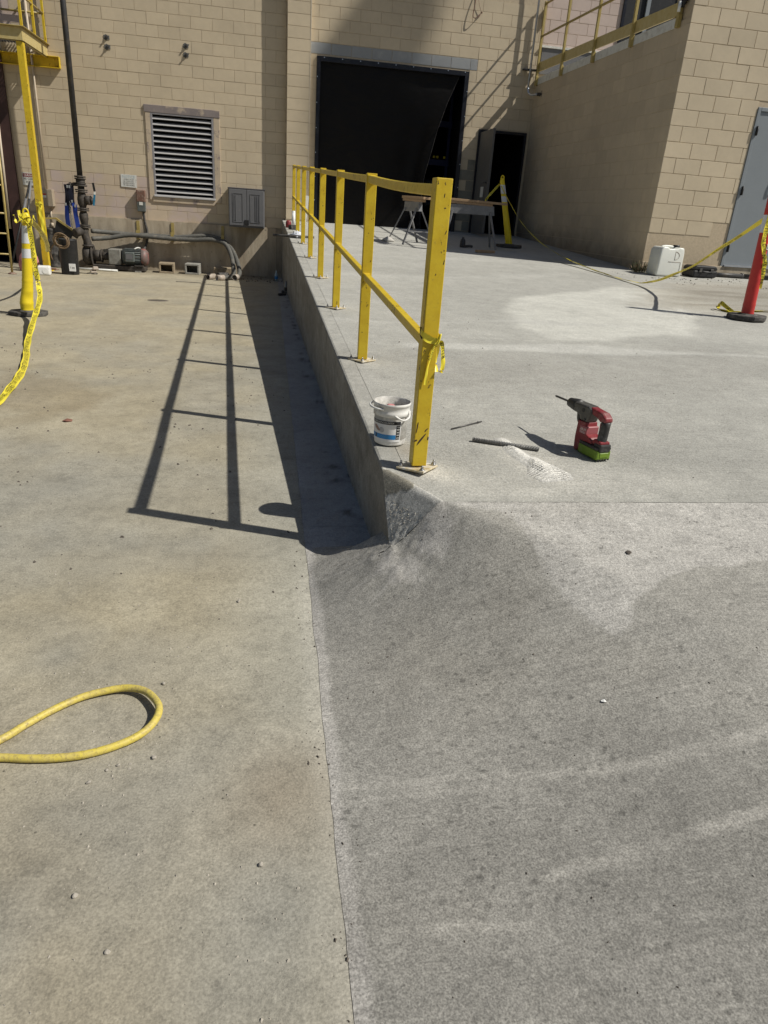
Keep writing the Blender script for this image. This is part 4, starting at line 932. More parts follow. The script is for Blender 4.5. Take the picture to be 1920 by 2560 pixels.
# ------------------------------------------------------------------ delineator posts
def delineator(name, label, loc, lean, col, base_r, bands, height, rz=0.0, loop='post_yellow', dent=False, r0=.068, tp=.023):
    t = thing(name, label, 'delineator post', loc, rz)
    m = MB(); r = base_r; poly = [(r * math.cos(PI / 8 + k * PI / 4) * (1.12 if k in (3, 4, 7, 0) else 1), r * math.sin(PI / 8 + k * PI / 4) * (1.0)) for k in range(8)]
    m.prism(poly, 0, .05, 'z'); m.lathe([(.10, .05), (.085, .062), (.07, .062)], n=16); m.build('base', 'rubber', t, bevel=.010, seg=2)
    lx, ly = lean; N = 26; H = height - .13
    def radius(z): return r0 - tp * (z / H)
    m = MB(); bandm = MB()
    def ringpt(z, k, n, extra=0.0):
        f = z / H; rr_ = (radius(z) + extra); a = 2 * PI * k / n
        for zz in (.0, .09, .22, .35): rr_ += .0035 * math.exp(-((z - zz) / .008) ** 2)
        dx = lx * z; dy = ly * z
        if dent:
            dx += -.014 * math.exp(-((z - .10) / .12) ** 2); rr_ *= 1 + .12 * math.exp(-((z - .10) / .10) ** 2)
            g = math.exp(-((z - .15) / .05) ** 2) + .8 * math.exp(-((z - .02) / .05) ** 2); rr_ *= 1 - .22 * g * max(0, math.cos(a - 5.2)) ** 4
        return (dx + rr_ * math.cos(a), dy + rr_ * math.sin(a), .052 + z)
    n = 24; zs = [H * i / 60 for i in range(61)]
    V = [ringpt(z, k, n) for z in zs for k in range(n)]
    m.add(V, [(i * n + k, i * n + (k + 1) % n, (i + 1) * n + (k + 1) % n, (i + 1) * n + k) for i in range(60) for k in range(n)], 0, True)
    m.add([ringpt(H, k, n) for k in range(n)], [tuple(range(n))])
    m.build('post', col, t)
    for z0, z1 in bands:
        bm_ = MB(); zs = [z0 + (z1 - z0) * i / 6 for i in range(7)]
        V = [ringpt(z, k, n, .0012) for z in zs for k in range(n)]
        bm_.add(V, [(i * n + k, i * n + (k + 1) % n, (i + 1) * n + (k + 1) % n, (i + 1) * n + k) for i in range(6) for k in range(n)], 0, True)
        bm_.build('reflective_band', 'white_band', t)
    m = MB(); top = Vector((lx * H, ly * H, .052 + H)); hp = []
    for k in range(13):
        a = PI * k / 12 - .0; hp.append(top + Vector((.028 * math.cos(a), 0, .045 + .045 * math.sin(a))))
    m.tube([top + Vector((.024, 0, -.01))] + hp + [top + Vector((-.024, 0, -.01))], .010, 8); m.lathe([(radius(H), 0), (radius(H) * .8, .035), (.02, .05)], top, 16); m.build('loop_handle', loop, t)
    return t
D1 = delineator('delineator_post', 'battered yellow delineator post with two white bands, standing on the yard at left', (-2.87, 9.14, float(zfloor(9.14))), (.105, 0.0), 'post_yellow', .20, [(.60, .70), (.76, .95)], 1.17, rz=.1, dent=True)
D2 = delineator('delineator_post', 'leaning yellow delineator post in the shade before the side doorway', (4.33, 13.2, float(S(13.2))), (-.285, 0.0), 'post_yellow', .22, [(.70, .79), (.83, .97)], 1.16, rz=.2, r0=.064)
D3 = delineator('delineator_post', 'red delineator post on an octagonal black base at the right edge', (4.805, 6.68, float(S(6.68))), (-.055, 0.0), 'red_plastic', .19, [(.77, .93)], 1.28, rz=.2, loop='red_plastic', r0=.060, tp=.014)
# square emblem on the red post
em = MB(); em.box((-.026, -.004, -.026), (.026, 0, .026), 0); em.box((-.018, -.0055, -.018), (.018, -.003, .018), 1); em.box((-.009, -.007, -.009), (.011, -.005, .009), 0); em.box((-.003, -.0085, -.004), (.005, -.006, .004), 1)
em.build('emblem', ['ink_white', 'ink'], D3, loc=(-.012, -.0535, .70), rot=(R(-1.5), 0, .12))

# ------------------------------------------------------------------ tapes
d2t = Vector((4.02, 13.17, 1.95)); g0 = Vector((4.70, 9.29, float(S(9.29)) + .012)); d3t = Vector((4.745, 6.63, 1.575))
ribbon('barrier_tape', 'long yellow caution tape sagging to the slab between the leaning and the red posts',
       [d2t, (4.10, 12.9, 1.72), (4.22, 12.45, 1.39), (4.36, 11.95, 1.13), (4.50, 11.35, .95), (4.60, 10.75, .845), (4.66, 10.1, .785), (4.695, 9.5, .745), g0 + Vector((0.02, -.2, .002)), (4.745, 8.75, .745), (4.765, 8.3, .855), (4.775, 7.8, 1.03), (4.785, 7.25, 1.30), d3t],
       .047, [0.3, .5, .9, 1.4, 1.2, 1.0, 1.0, 1.2, 1.5, 1.3, 1.1, 1.6, 1.3, 1.0], group='caution tapes')
ribbon('barrier_tape', 'short caution tape from the leaning post back to the sawhorse boards', [(4.02, 13.2, 1.95), (3.93, 13.15, 1.86), (3.80, 13.05, 1.74), (3.72, 12.97, 1.66)], .04, [0, .5, .8, .3], group='caution tapes')
ribbon('barrier_tape', 'caution tape wound down the red post', [(4.735, 6.62, 1.60), (4.715, 6.605, 1.42), (4.735, 6.60, 1.28), (4.785, 6.60, 1.17), (4.815, 6.62, 1.08), (4.835, 6.64, .90)], .055, [1.57, 1.5, 1.4, 1.4, 1.6, 1.5], group='caution tapes', size=.7)
ribbon('barrier_tape', 'crumpled caution tape lying behind the red post base', [(4.84, 6.98, .63), (4.80, 7.15, .70), (4.86, 7.25, .67), (4.82, 7.2, .63), (4.90, 7.0, .622), (5.05, 7.1, .625), (5.3, 7.2, .63), (5.8, 7.25, .635)], .045, [.8, .2, 1.5, 1.1, .6, 1.3, 1.2, 1.4], group='caution tapes')
# left tape: down from the yellow post, touches the yard, runs off towards the photographer
fz = lambda y, d=.004: float(zfloor(y)) + d
ribbon('barrier_tape', 'caution tape falling down the battered yellow post and trailing across the yard',
       [(-2.715, 9.04, 1.02), (-2.695, 9.02, .80), (-2.680, 8.98, .55), (-2.655, 8.93, .34), (-2.60, 8.75, .21), (-2.52, 8.3, .12), (-2.41, 7.7, .04), (-2.28, 7.1, fz(7.1, .015)), (-2.11, 6.5, fz(6.5, .02)), (-1.99, 6.0, fz(6, .015)), (-1.90, 5.5, fz(5.5, .02)), (-1.84, 5.0, fz(5, .015)), (-1.82, 4.4, fz(4.4, .02)), (-1.86, 3.6, fz(3.6, .02))],
       .062, [1.50, 1.45, 1.5, 1.5, 1.45, 1.4, 1.35, 1.5, 1.1, .9, 1.3, 1.55, 1.5, 1.5], group='caution tapes', size=.66)
ribbon('barrier_tape', 'second caution tape hanging from the yellow post to the foot of the steel column', [(-2.72, 9.02, 1.04), (-2.76, 9.5, .93), (-2.93, 10.4, .72), (-3.20, 11.4, .54), (-3.62, 12.9, .40), (-4.02, 14.3, .34), (-4.12, 14.80, .30)], .065, [1.3, 1.2, 1.5, 1.3, 1.2, 1.4, 1.3], group='caution tapes', size=.66)
ribbon('barrier_tape', 'caution tape knotted round the steel column and hanging down its face', [(-4.30, 14.86, 1.09), (-4.24, 14.85, 1.07), (-4.19, 14.86, 1.09), (-4.22, 14.85, 1.0), (-4.205, 14.84, .8), (-4.19, 14.83, .58)], .07, [.2, .2, .2, 1.5, 1.5, 1.4], group='caution tapes')
kn = thing('tape_knot', 'knot of caution tape bunched round the top of the battered yellow post', 'barrier tape', (-2.755, 9.10, 1.06))
for k in range(5):
    a = k * 1.3; ribbon('tail', None, [(0.04 * math.cos(a), -.05, .02 * math.sin(a)), (-.04 + .03 * k, -.07, -.05 - .012 * k), (-.08 + .045 * k, -.06, -.08 + .02 * k), (-.11 + .055 * k, -.03, .05 * math.sin(a))], .036, [a, a + .8, a + 1.5, a + .3], parent=kn, n=5)
kn2 = thing('tape_knot', 'twisted end of caution tape tied round the nearest railing post', 'barrier tape', (.598, 2.65, .94))
ribbon('wrap', None, [(-.036, -.012, .012), (-.030, -.0345, .004), (0, -.036, -.012), (.030, -.036, -.016), (.037, -.02, -.010), (.037, .03, .0)], .030, [0, .2, .1, 0, .1, 0], text=False, parent=kn2, n=5)
m = MB(); m.tube(cr([(-.036, -.012, .03), (-.034, -.012, .0), (-.033, -.033, -.008)], 4), .003, 6); m.build('tie', 'ink', kn2)
ribbon('tail', None, [(.030, -.038, -.014), (.045, -.03, -.02), (.056, -.02, -.06), (.062, -.02, -.10), (.055, -.025, -.135), (.040, -.035, -.125)], .020, [1.4, 1.2, 1.0, 1.3, 1.5, 1.2], parent=kn2, n=6, size=.8, lead='ENTER')
ribbon('tail', None, [(.024, -.037, -.014), (.012, -.039, -.05), (.002, -.038, -.10), (-.004, -.037, -.145), (-.006, -.038, -.185)], .012, [1.5, 1.2, .6, 1.3, 1.5], parent=kn2, n=6, size=.8, lead='DO NOT')
ribbon('tail', None, [(.034, -.03, -.016), (.040, .0, -.04), (.038, .02, -.10), (.040, .0, -.14)], .024, [1.5, 1.2, 1.0, 1.4], parent=kn2, n=6, text=False)
m = MB(); m.tube(cr([(.026, -.040, -.012), (.036, -.045, .012), (.028, -.050, -.02), (.016, -.045, -.032)], 4), .0035, 6); m.build('knot', 'tape', kn2)

# ------------------------------------------------------------------ mortar tub, sponge
bk = thing('bucket', 'white plastic patching compound bucket smeared with cement beside the nearest post', 'bucket', (.530, 2.955, float(S(2.955))))
m = MB(); m.lathe([(0, .002), (.064, .002), (.069, .006), (.0695, .010), (.0745, .125), (.0750, .132), (.0800, .134), (.0805, .150), (.0790, .153), (.0790, .176), (.0825, .178), (.0830, .187), (.0810, .190)], n=48); m.build('body', 'bucket', bk)
m = MB(); m.lathe([(.0810, .190), (.0775, .187), (.0755, .13), (.071, .03), (.06, .024), (0, .026)], n=48); m.build('inner_wall', 'bucket_in', bk)
ca = math.atan2(-2.955, -.53)
def rr_(z): return .0695 + (.0745 - .0695) * (z - .01) / .115 + .0018
def patch(name, z0, z1, a0, a1, mat, off=0.0, par=bk):
    m = MB(); n = 16; V = []
    for i in range(n + 1):
        a = ca + a0 + (a1 - a0) * i / n
        for z in (z0, z1): V.append(((rr_(z) + off) * math.cos(a), (rr_(z) + off) * math.sin(a), z))
    m.add(V, [(2 * i, 2 * i + 2, 2 * i + 3, 2 * i + 1) for i in range(n)], 0, True); return m.build(name, mat, par)
lab = patch('label', .022, .117, -1.45, .66, 'label_white')
patch('black_band', .101, .116, -1.44, .62, 'ink', .0004, lab); patch('blue_band', .034, .055, -1.44, .34, 'label_blue', .0004, lab); patch('black_panel', .034, .098, .36, .60, 'ink', .0004, lab); patch('dark_square', .036, .053, -1.05, -.93, 'ink', .0007, lab)
def wraptext(body, zc, h, a0, a1, mat, vert=False):
    V, F, w = text_geo(body, 2); m = MB(); k = h / .7; n_ = []
    for x, y, _ in V:
        a = ca + a0 + (a1 - a0) * x / w; z = zc - h / 2 + y * k; n_.append(((rr_(z) + .0011) * math.cos(a), (rr_(z) + .0011) * math.sin(a), z))
    m.add(n_, F); m.build('lettering', mat, lab)
wraptext('CONCRETE & STUCCO PATCH', .1085, .0085, -1.40, .18, 'ink_white')
for k in range(3): wraptext('- ' * 6, .051 - k * .0055, .0016, -.62, -.20, 'ink_white')
for k in range(5): wraptext('888', .092 - k * .0125, .006, .40, .56, 'ink_white')
m = MB(); V = []
for poly, zz in (([(-1.15, .090), (-.98, .094), (-.85, .088), (-.72, .078), (-.62, .072), (-.72, .066), (-.9, .07), (-1.05, .078)], 0),): m.add([((rr_(z) + .0009) * math.cos(ca + a), (rr_(z) + .0009) * math.sin(ca + a), z) for a, z in poly], [tuple(range(len(poly)))])
m.build('printed_hand', 'label_hand', lab)
m = MB(); poly = [(-.55 + .17 * math.cos(t), .074 + .0125 * math.sin(t)) for t in [k * 2 * PI / 14 for k in range(14)]]; m.add([((rr_(z) + .0009) * math.cos(ca + a), (rr_(z) + .0009) * math.sin(ca + a), z) for a, z in poly], [tuple(range(14))]); m.build('printed_trowel', 'label_trowel', lab)
m = MB(); a = PI * 1.02
m.tube(cr([(.081 * math.cos(a + .9), .081 * math.sin(a + .9), .166), (.093 * math.cos(a + .5), .093 * math.sin(a + .5), .168), (.0965 * math.cos(a), .0965 * math.sin(a), .170), (.093 * math.cos(a - .5), .093 * math.sin(a - .5), .172), (.081 * math.cos(a - .9), .081 * math.sin(a - .9), .174)], 5), .0045, 8); m.build('handle', 'white', bk)
m = MB(); m.tube(cr([(.080 * math.cos(ca + .2), .080 * math.sin(ca + .2), .142), (.093 * math.cos(ca + .6), .093 * math.sin(ca + .6), .125), (.095 * math.cos(ca + .95), .095 * math.sin(ca + .95), .135), (.082 * math.cos(ca + 1.3), .082 * math.sin(ca + 1.3), .155)], 5), .0042, 8); m.build('torn_rim_strip', 'bucket', bk)
m = MB(); m.lathe([(0, .148), (.04, .146), (.0755, .15)], n=24); m.build('water', 'bucket_in', bk)
sp = MB(); sp.cbox((0, 0, 0), (.034, .024, .030)); spo = sp.build('sponge', 'sponge', None, loc=(.522, 2.945, float(S(2.945)) + .163), rot=(.15, .1, .3), bevel=.006, seg=2)
tag(spo, 'small pink sponge block lying inside the white bucket', 'sponge')

# ------------------------------------------------------------------ cordless rotary hammer
hm = thing('rotary_hammer', 'dusty red cordless rotary hammer standing on its lime green battery', 'power tool', (1.425, 2.855, float(S(2.855)) + .001), rz=0)
fwd = Vector((-.24, .971, 0)).normalized(); rgt = Vector((fwd.y, -fwd.x, 0)); hm.matrix_world = Matrix(((fwd.x, rgt.x, 0, 1.440), (fwd.y, rgt.y, 0, 2.855), (0, 0, 1, float(S(2.855)) + .001), (0, 0, 0, 1)))
# local x = forward (bit), y = right, z = up
m = MB(); m.box((-.104, -.038, .000), (.034, .038, .044)); bt = m.build('battery', 'tool_green', hm, bevel=.007, seg=2)
m = MB(); m.box((-.100, -.0405, .043), (.032, .0405, .058)); m.box((-.108, -.030, .036), (-.058, .030, .072)); m.build('battery_top', 'tool_black', bt, bevel=.006, seg=2)
m = MB(); m.box((-.1065, -.024, .012), (-.102, .024, .034)); m.build('battery_panel', 'tool_green', bt, bevel=.002)
m = MB()
for k in range(5): m.box((-.1055, -.030 + k * .014, -.0005), (-.098, -.024 + k * .014, .007))
m.build('battery_feet', 'tool_black', bt)
m = MB(); m.prism([(.000, .058), (.048, .000), (.070, .003), (.075, .06), (.071, .140), (.014, .142), (.004, .092), (-.028, .082), (-.046, .066), (-.046, .058)], -.033, .033, 'y'); mh = m.build('motor_housing', 'tool_red', hm, bevel=.010, seg=2)
m = MB(); m.box((-.001, -.0348, .088), (.048, .0348, .124)); m.build('badge', 'tool_badge', mh, bevel=.003)
le = MB(); text_flat(le, 'FUEL', (.024, -.0358, .104), (1, 0, 0), (0, 0, 1), .011, width=.040, off=.0006); text_flat(le, 'FUEL', (.024, .0358, .108), (-1, 0, 0), (0, 0, 1), .008, width=.034, off=.0006)
for k in range(3): text_flat(le, 'IIIIIIII', (.024, -.0358, .098 - k * .0035), (1, 0, 0), (0, 0, 1), .0022, width=.036, off=.0006)
le.build('lettering', 'ink_white', mh)
m = MB(); m.prism([(.014, .140), (.064, .140), (.074, .160), (.120, .170), (.128, .200), (.118, .212), (.020, .214), (.000, .205), (-.004, .185)], -.029, .029, 'y'); m.build('gear_housing', 'tool_grey', hm, bevel=.011, seg=2)
m = MB(); m.lathe([(.0, .0), (.029, .0), (.030, .02), (.027, .045), (.024, .060), (.022, .078), (.016, .086), (0, .086)], n=20, mat=Matrix.Translation((.108, 0, .190)) @ Matrix.Rotation(PI / 2, 4, 'Y')); m.build('nose', 'tool_black', hm)
m = MB(); m.prism([(.074, .168), (.112, .176), (.104, .135), (.094, .118), (.084, .124)], -.017, .017, 'y'); m.build('depth_rod_clamp', 'tool_black', hm, bevel=.007, seg=2)
m = MB(); m.prism([(.018, .214), (-.068, .207), (-.096, .188), (-.098, .168), (-.062, .164), (-.034, .178), (-.004, .182)], -.022, .022, 'y'); m.build('handle_bridge', 'tool_red', hm, bevel=.008, seg=2)
m = MB(); m.tube([(-.079, 0, .170), (-.080, 0, .155), (-.076, 0, .12), (-.073, 0, .085), (-.074, 0, .076)], [.022, .0205, .022, .022, .024], 14); m.build('grip', 'tool_black', hm)
m = MB(); m.prism([(-.100, .082), (-.050, .086), (-.036, .072), (-.030, .058), (-.098, .058)], -.027, .027, 'y'); m.build('grip_foot', 'tool_red', hm, bevel=.006, seg=2)
m = MB(); m.prism([(-.058, .160), (-.050, .158), (-.052, .125), (-.060, .118)], -.010, .010, 'y'); m.build('trigger', 'tool_red', hm, bevel=.003)
m = MB(); m.cyl((.03, -.031, .152), (.03, .031, .152), .006, n=10); m.cyl((.05, -.0305, .19), (.05, .0305, .19), .010, n=12); m.build('screw', 'black', hm)
m = MB(); pts = []
m.cyl((.19, 0, .190), (.305, 0, .190), .0040, n=8)
for ph in (0, PI): m.tube([(.20 + .10 * k / 60, .0042 * math.cos(k * .62 + ph), .190 + .0042 * math.sin(k * .62 + ph)) for k in range(61)], .0016, 5)
m.build('drill_bit', 'bit_steel', hm)

# ------------------------------------------------------------------ bits and dust lying on the ramp
def at(x, y, d=0.0): return Vector((x, y, float(S(y)) + d))
a, b_ = at(.924, 2.985, .009), at(1.207, 2.872, .009)
m = MB(); m.cyl(a - a, b_ - a, .0088, n=12); d = (b_ - a); L = d.length; dn = d.normalized(); sx = dn.cross(Vector((0, 0, 1))).normalized(); sz = sx.cross(dn)
for ph in (0, PI): m.tube([tuple(dn * (L * k / 150) + (sx * math.cos(k * .55 + ph) + sz * math.sin(k * .55 + ph)) * .0092) for k in range(151)], .0022, 5)
tag(m.build('threaded_rod', 'rebar', None, loc=a), 'thick grey spiral masonry bit lying across the drill dust', 'drill bit')
a, b_ = at(.86, 3.138, .004), at(1.045, 3.259, .004)
m = MB(); m.cyl((0, 0, 0), b_ - a, .0035, n=8); m.cyl((b_ - a) * .86, (b_ - a) * .90, .0055, n=8); tag(m.build('drill_bit', 'bit_steel', None, loc=a), 'thin dark drill bit lying alone between the bucket and the hammer', 'drill bit')
# heap of drill dust with a lattice print pressed into it
gx, gy = np.meshgrid(np.linspace(.98, 1.32, 150), np.linspace(2.44, 3.08, 260))
p1, p2, p3 = ldist(gx, gy, [(1.07, 3.0), (1.10, 2.83), (1.15, 2.63)]), pdist(gx, gy, [(1.06, 2.60), (1.16, 2.80), (1.25, 2.62), (1.24, 2.56), (1.10, 2.53)]), ldist(gx, gy, [(1.08, 2.97), (1.03, 2.98)])
nn = vnoise(gx, gy, 14, 61, 4)
hd_ = .015 * np.exp(-(p1 / .035) ** 2) * (.5 + nn) + .008 * (1 - sm((p2 + .015) / .035)) * (.6 + .6 * nn)
hh = hd_ - .0045 - .02 * (hd_ < .0015)
ca_, sa_ = math.cos(.55), math.sin(.55); wx, wy = (vnoise(gx, gy, 9, 62, 3) - .5) * .022, (vnoise(gx, gy, 9, 63, 3) - .5) * .022; ux, uy = (gx + wx) * ca_ + (gy + wy) * sa_, -(gx + wx) * sa_ + (gy + wy) * ca_
lat = np.maximum(np.abs(((ux / .0115) % 1) - .5), np.abs(((uy / .0150) % 1) - .5)); g = (1 - sm((p2 + .005 + (nn - .5) * .05) / .02)) * np.clip((vnoise(gx, gy, 22, 64, 3) - .28) * 4, 0, 1); g2 = (1 - sm((ldist(gx, gy, [(1.04, 2.93), (1.08, 2.90)]) - .02) / .02))
hh = hh - (lat < .36) * .0042 * np.maximum(g, g2 * .7)
C = np.ones(gx.shape + (3,)) * np.array((.62, .605, .56)) * (.85 + .3 * nn)[..., None]; C = blend(C, 1 - sm((hd_ - .003) / .006), (.42, .41, .38)); C = blend(C, (lat < .36) * np.maximum(g, g2 * .7) * .62, (.27, .26, .24))
du = grid_obj('drill_dust', gx, gy, S(gy) + hh, C, 'slab'); du['kind'] = 'stuff'; du['label'] = 'pale heap of drill dust with a lattice print'
# yellow hose loop in the foreground
hz = lambda y, d=0.0105: float(zfloor(y)) + d
hp = [(-1.25, 1.05), (-1.02, 1.26), (-.85, 1.43), (-.703, 1.562), (-.657, 1.618), (-.596, 1.683), (-.529, 1.732), (-.452, 1.757), (-.402, 1.756), (-.355, 1.732), (-.318, 1.682), (-.307, 1.641), (-.318, 1.593), (-.35, 1.551), (-.403, 1.517), (-.47, 1.492), (-.538, 1.484), (-.609, 1.487), (-.69, 1.497), (-.85, 1.50), (-1.1, 1.46), (-1.4, 1.38)]
lift = [0, 0, 0, 0, 0, 0, .002, .005, .009, .014, .017, .015, .010, .004, .001, 0, 0, 0, 0, .01, .004, 0]
hp = [(x - .07 * l, y - .9 * l * .6, hz(y) + l) for (x, y), l in zip(hp, lift)]
o0 = Vector(hp[8]); m = MB(); m.tube([p - o0 for p in cr(hp, 8)], .0105, 16); tag(m.build('hose', 'hose_yellow', None, loc=o0), 'worn yellow rubber hose lying in a loop in the foreground', 'hose')

# ------------------------------------------------------------------ tarp and what shows past it in the dock doorway
zt = np.linspace(0, 1, 40); ut = np.linspace(0, 1, 46)
zr = np.array([1.06, 1.5, 2.10, 2.55, 3.0, 3.5, 4.03]); xr = np.array([3.28, 3.24, 3.27, 3.37, 3.47, 3.62, 3.84])
V = []
for t in zt:
    z = 1.06 + 2.975 * t; xe = float(np.interp(z, zr, xr))
    for u in ut:
        x = .97 + (xe - .97) * u
        wv = .030 * math.sin(7 * u + 2.2 * t) * (1 - t * .6) + .10 * max(0, u - .70) * math.sin(34 * (u - .08 * t) + 3 * t) * (1.15 - t) + .014 * float(mn.noise(Vector((x * 3, z * 3, 0)))) + .006 * float(mn.noise(Vector((x * 11 + z * 4, z * 12, 4))))
        V.append((x - 2.4, YD + .03 + wv + .06 * (1 - t) * u - 16.27, z - 1.06))
m = MB(); n = len(ut); m.add(V, [(i * n + k, i * n + k + 1, (i + 1) * n + k + 1, (i + 1) * n + k) for i in range(39) for k in range(n - 1)], 0, True)
tp = m.build('tarp', 'tarp', None, loc=(2.4, 16.27, 1.06)); tag(tp, 'black plastic sheet hung across the dock doorway, its right edge pulled aside', 'tarp')
m = MB(); m.tube([Vector(V[i * n + n - 1]) + Vector((0, -.004, 0)) for i in range(40)], .006, 6); m.build('hem', 'rubber', tp)
rk = thing('storage_rack', 'blue steel rack with rollers showing dimly past the black sheet', 'rack', (3.62, 17.5, 1.06))
for x in (-.16, .38):
    m = MB(); m.cbox((x, 0, 1.5), (.06, .06, 3.0)); m.build('upright', 'blue_rack', rk)
for z in (1.42, 2.2):
    m = MB(); m.cbox((.11, -.04, z), (.62, .05, .12)); m.build('beam', 'blue_rack', rk)
for z in (.55, 1.0):
    m = MB(); m.cyl((-.10, -.1, z), (.34, -.1, z), .05, n=12); m.cyl((-.05, -.1, z), (-.02, -.1, z), .075, n=12); m.cyl((.26, -.1, z), (.29, -.1, z), .075, n=12); m.build('roller', 'roller', rk)
for x in (-.08, .06, .14, .30):
    m = MB(); m.cbox((x, -.07, 1.53), (.05, .01, .05)); m.build('tag', 'post_yellow', rk)

# ------------------------------------------------------------------ sawhorses with boards
def sawhorse(label, c, a, L, h, boards, blabel):
    t = thing('sawhorse', label, 'sawhorse', (c[0], c[1], float(S(c[1]))), rz=a, group='steel sawhorses')
    m = MB(); m.prism([(-L / 2, h), (L / 2, h), (L / 2 + .0, h - .03), (L / 2 + .02, h - .15), (-L / 2 - .02, h - .15), (-L / 2, h - .03)], -.035, .035, 'y'); m.build('top_beam', 'saw_grey', t, bevel=.004)
    for sx in (-1, 1):
        for sy in (-1, 1):
            m = MB(); m.beam((sx * (L / 2 - .06), sy * .04, h - .10), (sx * (L / 2 + .06), sy * .29, -.0 + (S(c[1] + 0) - S(c[1]))), .030, .020); m.build('leg', 'saw_grey', t)
        m = MB(); m.beam((sx * (L / 2 + .03), -.20, .21), (sx * (L / 2 + .03), .20, .21), .02, .02); m.build('brace', 'saw_grey', t)
    for i, (dx, dy, bl_, bw, bz, ba) in enumerate(boards):
        m = MB(); m.cbox((0, 0, 0), (bl_, bw, .038)); o = m.build('board', 'wood', None, bevel=.003, loc=Vector((c[0], c[1], float(S(c[1])) + h + bz)) + Matrix.Rotation(a, 3, 'Z') @ Vector((dx, dy, 0)), rot=(R(1), R(1.2), a + ba))
        tag(o, blabel[i], 'board')
sawhorse('grey steel sawhorse standing in the sun behind the railing', (2.38, 12.63), R(-78), .62, .67, [(.02, .0, .80, .09, .021, 0), (.08, .01, .84, .14, .060, .05)], ['short lower plank on the sunlit sawhorse', 'wider upper plank on the sunlit sawhorse'])
sawhorse('grey steel sawhorse standing in the shade by the open door', (3.42, 12.72), R(-6), .78, .68, [(.0, 0, .72, .09, .021, .02), (.06, .01, 1.10, .14, .060, 0)], ['short lower plank on the shaded sawhorse', 'long upper plank overhanging the shaded sawhorse'])
m = MB(); m.cbox((0, 0, 0), (.33, .09, .04)); tag(m.build('wood_offcut', 'wood', None, bevel=.003, loc=(3.51, 11.90, float(S(11.9)) + .02), rot=(R(2.8), 0, .25)), 'short wood offcut lying on the shaded slab', 'wood')
m = MB(); m.lathe([(0, 0), (.045, 0), (.05, .02), (.045, .11), (.02, .15), (.018, .17), (0, .17)], n=14); m.tube(cr([(.05, 0, .02), (.12, -.03, .03), (.17, -.03, .025)], 4), .022, 8); tag(m.build('caulk_bottle', 'steel_dark', None, loc=(3.30, 12.60, float(S(12.6)))), 'dark small object at the foot of the shaded sawhorse', 'bottle')
m = MB(); m.lathe([(0, 0), (.10, 0), (.12, .012), (.07, .05), (.02, .075), (0, .08)], n=14); tag(m.build('dust_heap', 'dust', None, loc=(2.03, 12.90, float(S(12.9)) - .002)), 'small white powder heap by the sunlit sawhorse leg', 'powder')

# ------------------------------------------------------------------ by the annex: jerrycan, case, pipes, weeds
jc = thing('jerrycan', 'translucent white plastic jerrycan with black cap standing against the annex wall', 'jerrycan', (5.775, 10.18, float(S(10.18))), rz=.10)
m = MB(); m.prism([(-.205, .0), (.205, .0), (.212, .02), (.200, .33), (.185, .395), (.10, .40), (.07, .378), (-.06, .378), (-.09, .40), (-.165, .40), (-.198, .36), (-.212, .02)], -.135, .135, 'y'); bd_ = m.build('body', 'jerry', jc, bevel=.035, seg=4)
for p in bd_.data.polygons: p.use_smooth = True
m = MB(); m.tube(cr([(-.115, 0, .395), (-.06, 0, .405), (.03, 0, .405), (.085, 0, .395)], 5), .018, 10); m.build('handle', 'jerry', jc)
m = MB(); m.cyl((.13, 0, .385), (.13, 0, .43), .048, n=20); m.build('cap', 'black', jc)
m = MB(); m.tube([(-.05, -.1365, .20), (.16, -.1365, .20), (.16, -.1365, .06)], .003, 5); m.tube([(.05 + .0 + .07 * math.sin(a), -.1365, .285 + .055 * math.cos(a)) for a in [k * PI / 12 for k in range(13)]], .003, 5); m.tube([(.05, -.1365, .345), (.05, -.1365, .225)], .003, 5); m.build('moulded_lines', 'pvc', jc)
tc = thing('tool_case', 'black plastic tool case lying by the annex wall', 'case', (6.42, 10.28, float(S(10.28))), rz=.12)
m = MB(); m.prism([(-.20, 0), (.20, 0), (.21, .03), (.21, .10), (-.21, .10), (-.21, .03)], -.14, .14, 'y'); m.build('base', 'black', tc, bevel=.018, seg=2)
m = MB(); m.prism([(-.21, .104), (.21, .104), (.20, .135), (.17, .165), (-.17, .165), (-.20, .135)], -.14, .14, 'y'); m.build('lid', 'black', tc, bevel=.016, seg=2)
for x in (-.1, .1):
    m = MB(); m.box((x - .025, -.152, .075), (x + .025, -.138, .125)); m.build('latch', 'rubber', tc, bevel=.003)
m = MB(); m.tube(cr([(-.06, -.14, .085), (-.055, -.175, .08), (.055, -.175, .08), (.06, -.14, .085)], 4), .009, 8); m.build('handle', 'black', tc)
for (x0, x1, lb) in ((6.63, 7.22, 'dusty steel pipe lying against the annex base, next to the case'), (7.20, 9.2, 'longer dark steel pipe against the annex base, below the door')):
    m = MB(); L = x1 - x0; m.cyl((0, 0, 0), (L, 0, 0), .033, n=14); m.cyl((-.002, 0, 0), (.03, 0, 0), .043, n=14); tag(m.build('steel_pipe', 'steel_dark', None, loc=(x0, 10.40, float(S(10.4)) + .035), rot=(0, 0, -.02)), lb, 'pipe')
wd = thing('weed', 'dry weed tuft growing at the annex corner', 'weed', (5.50, 10.40, float(S(10.40))))
r_ = random.Random(5); m = MB(); m2 = MB()
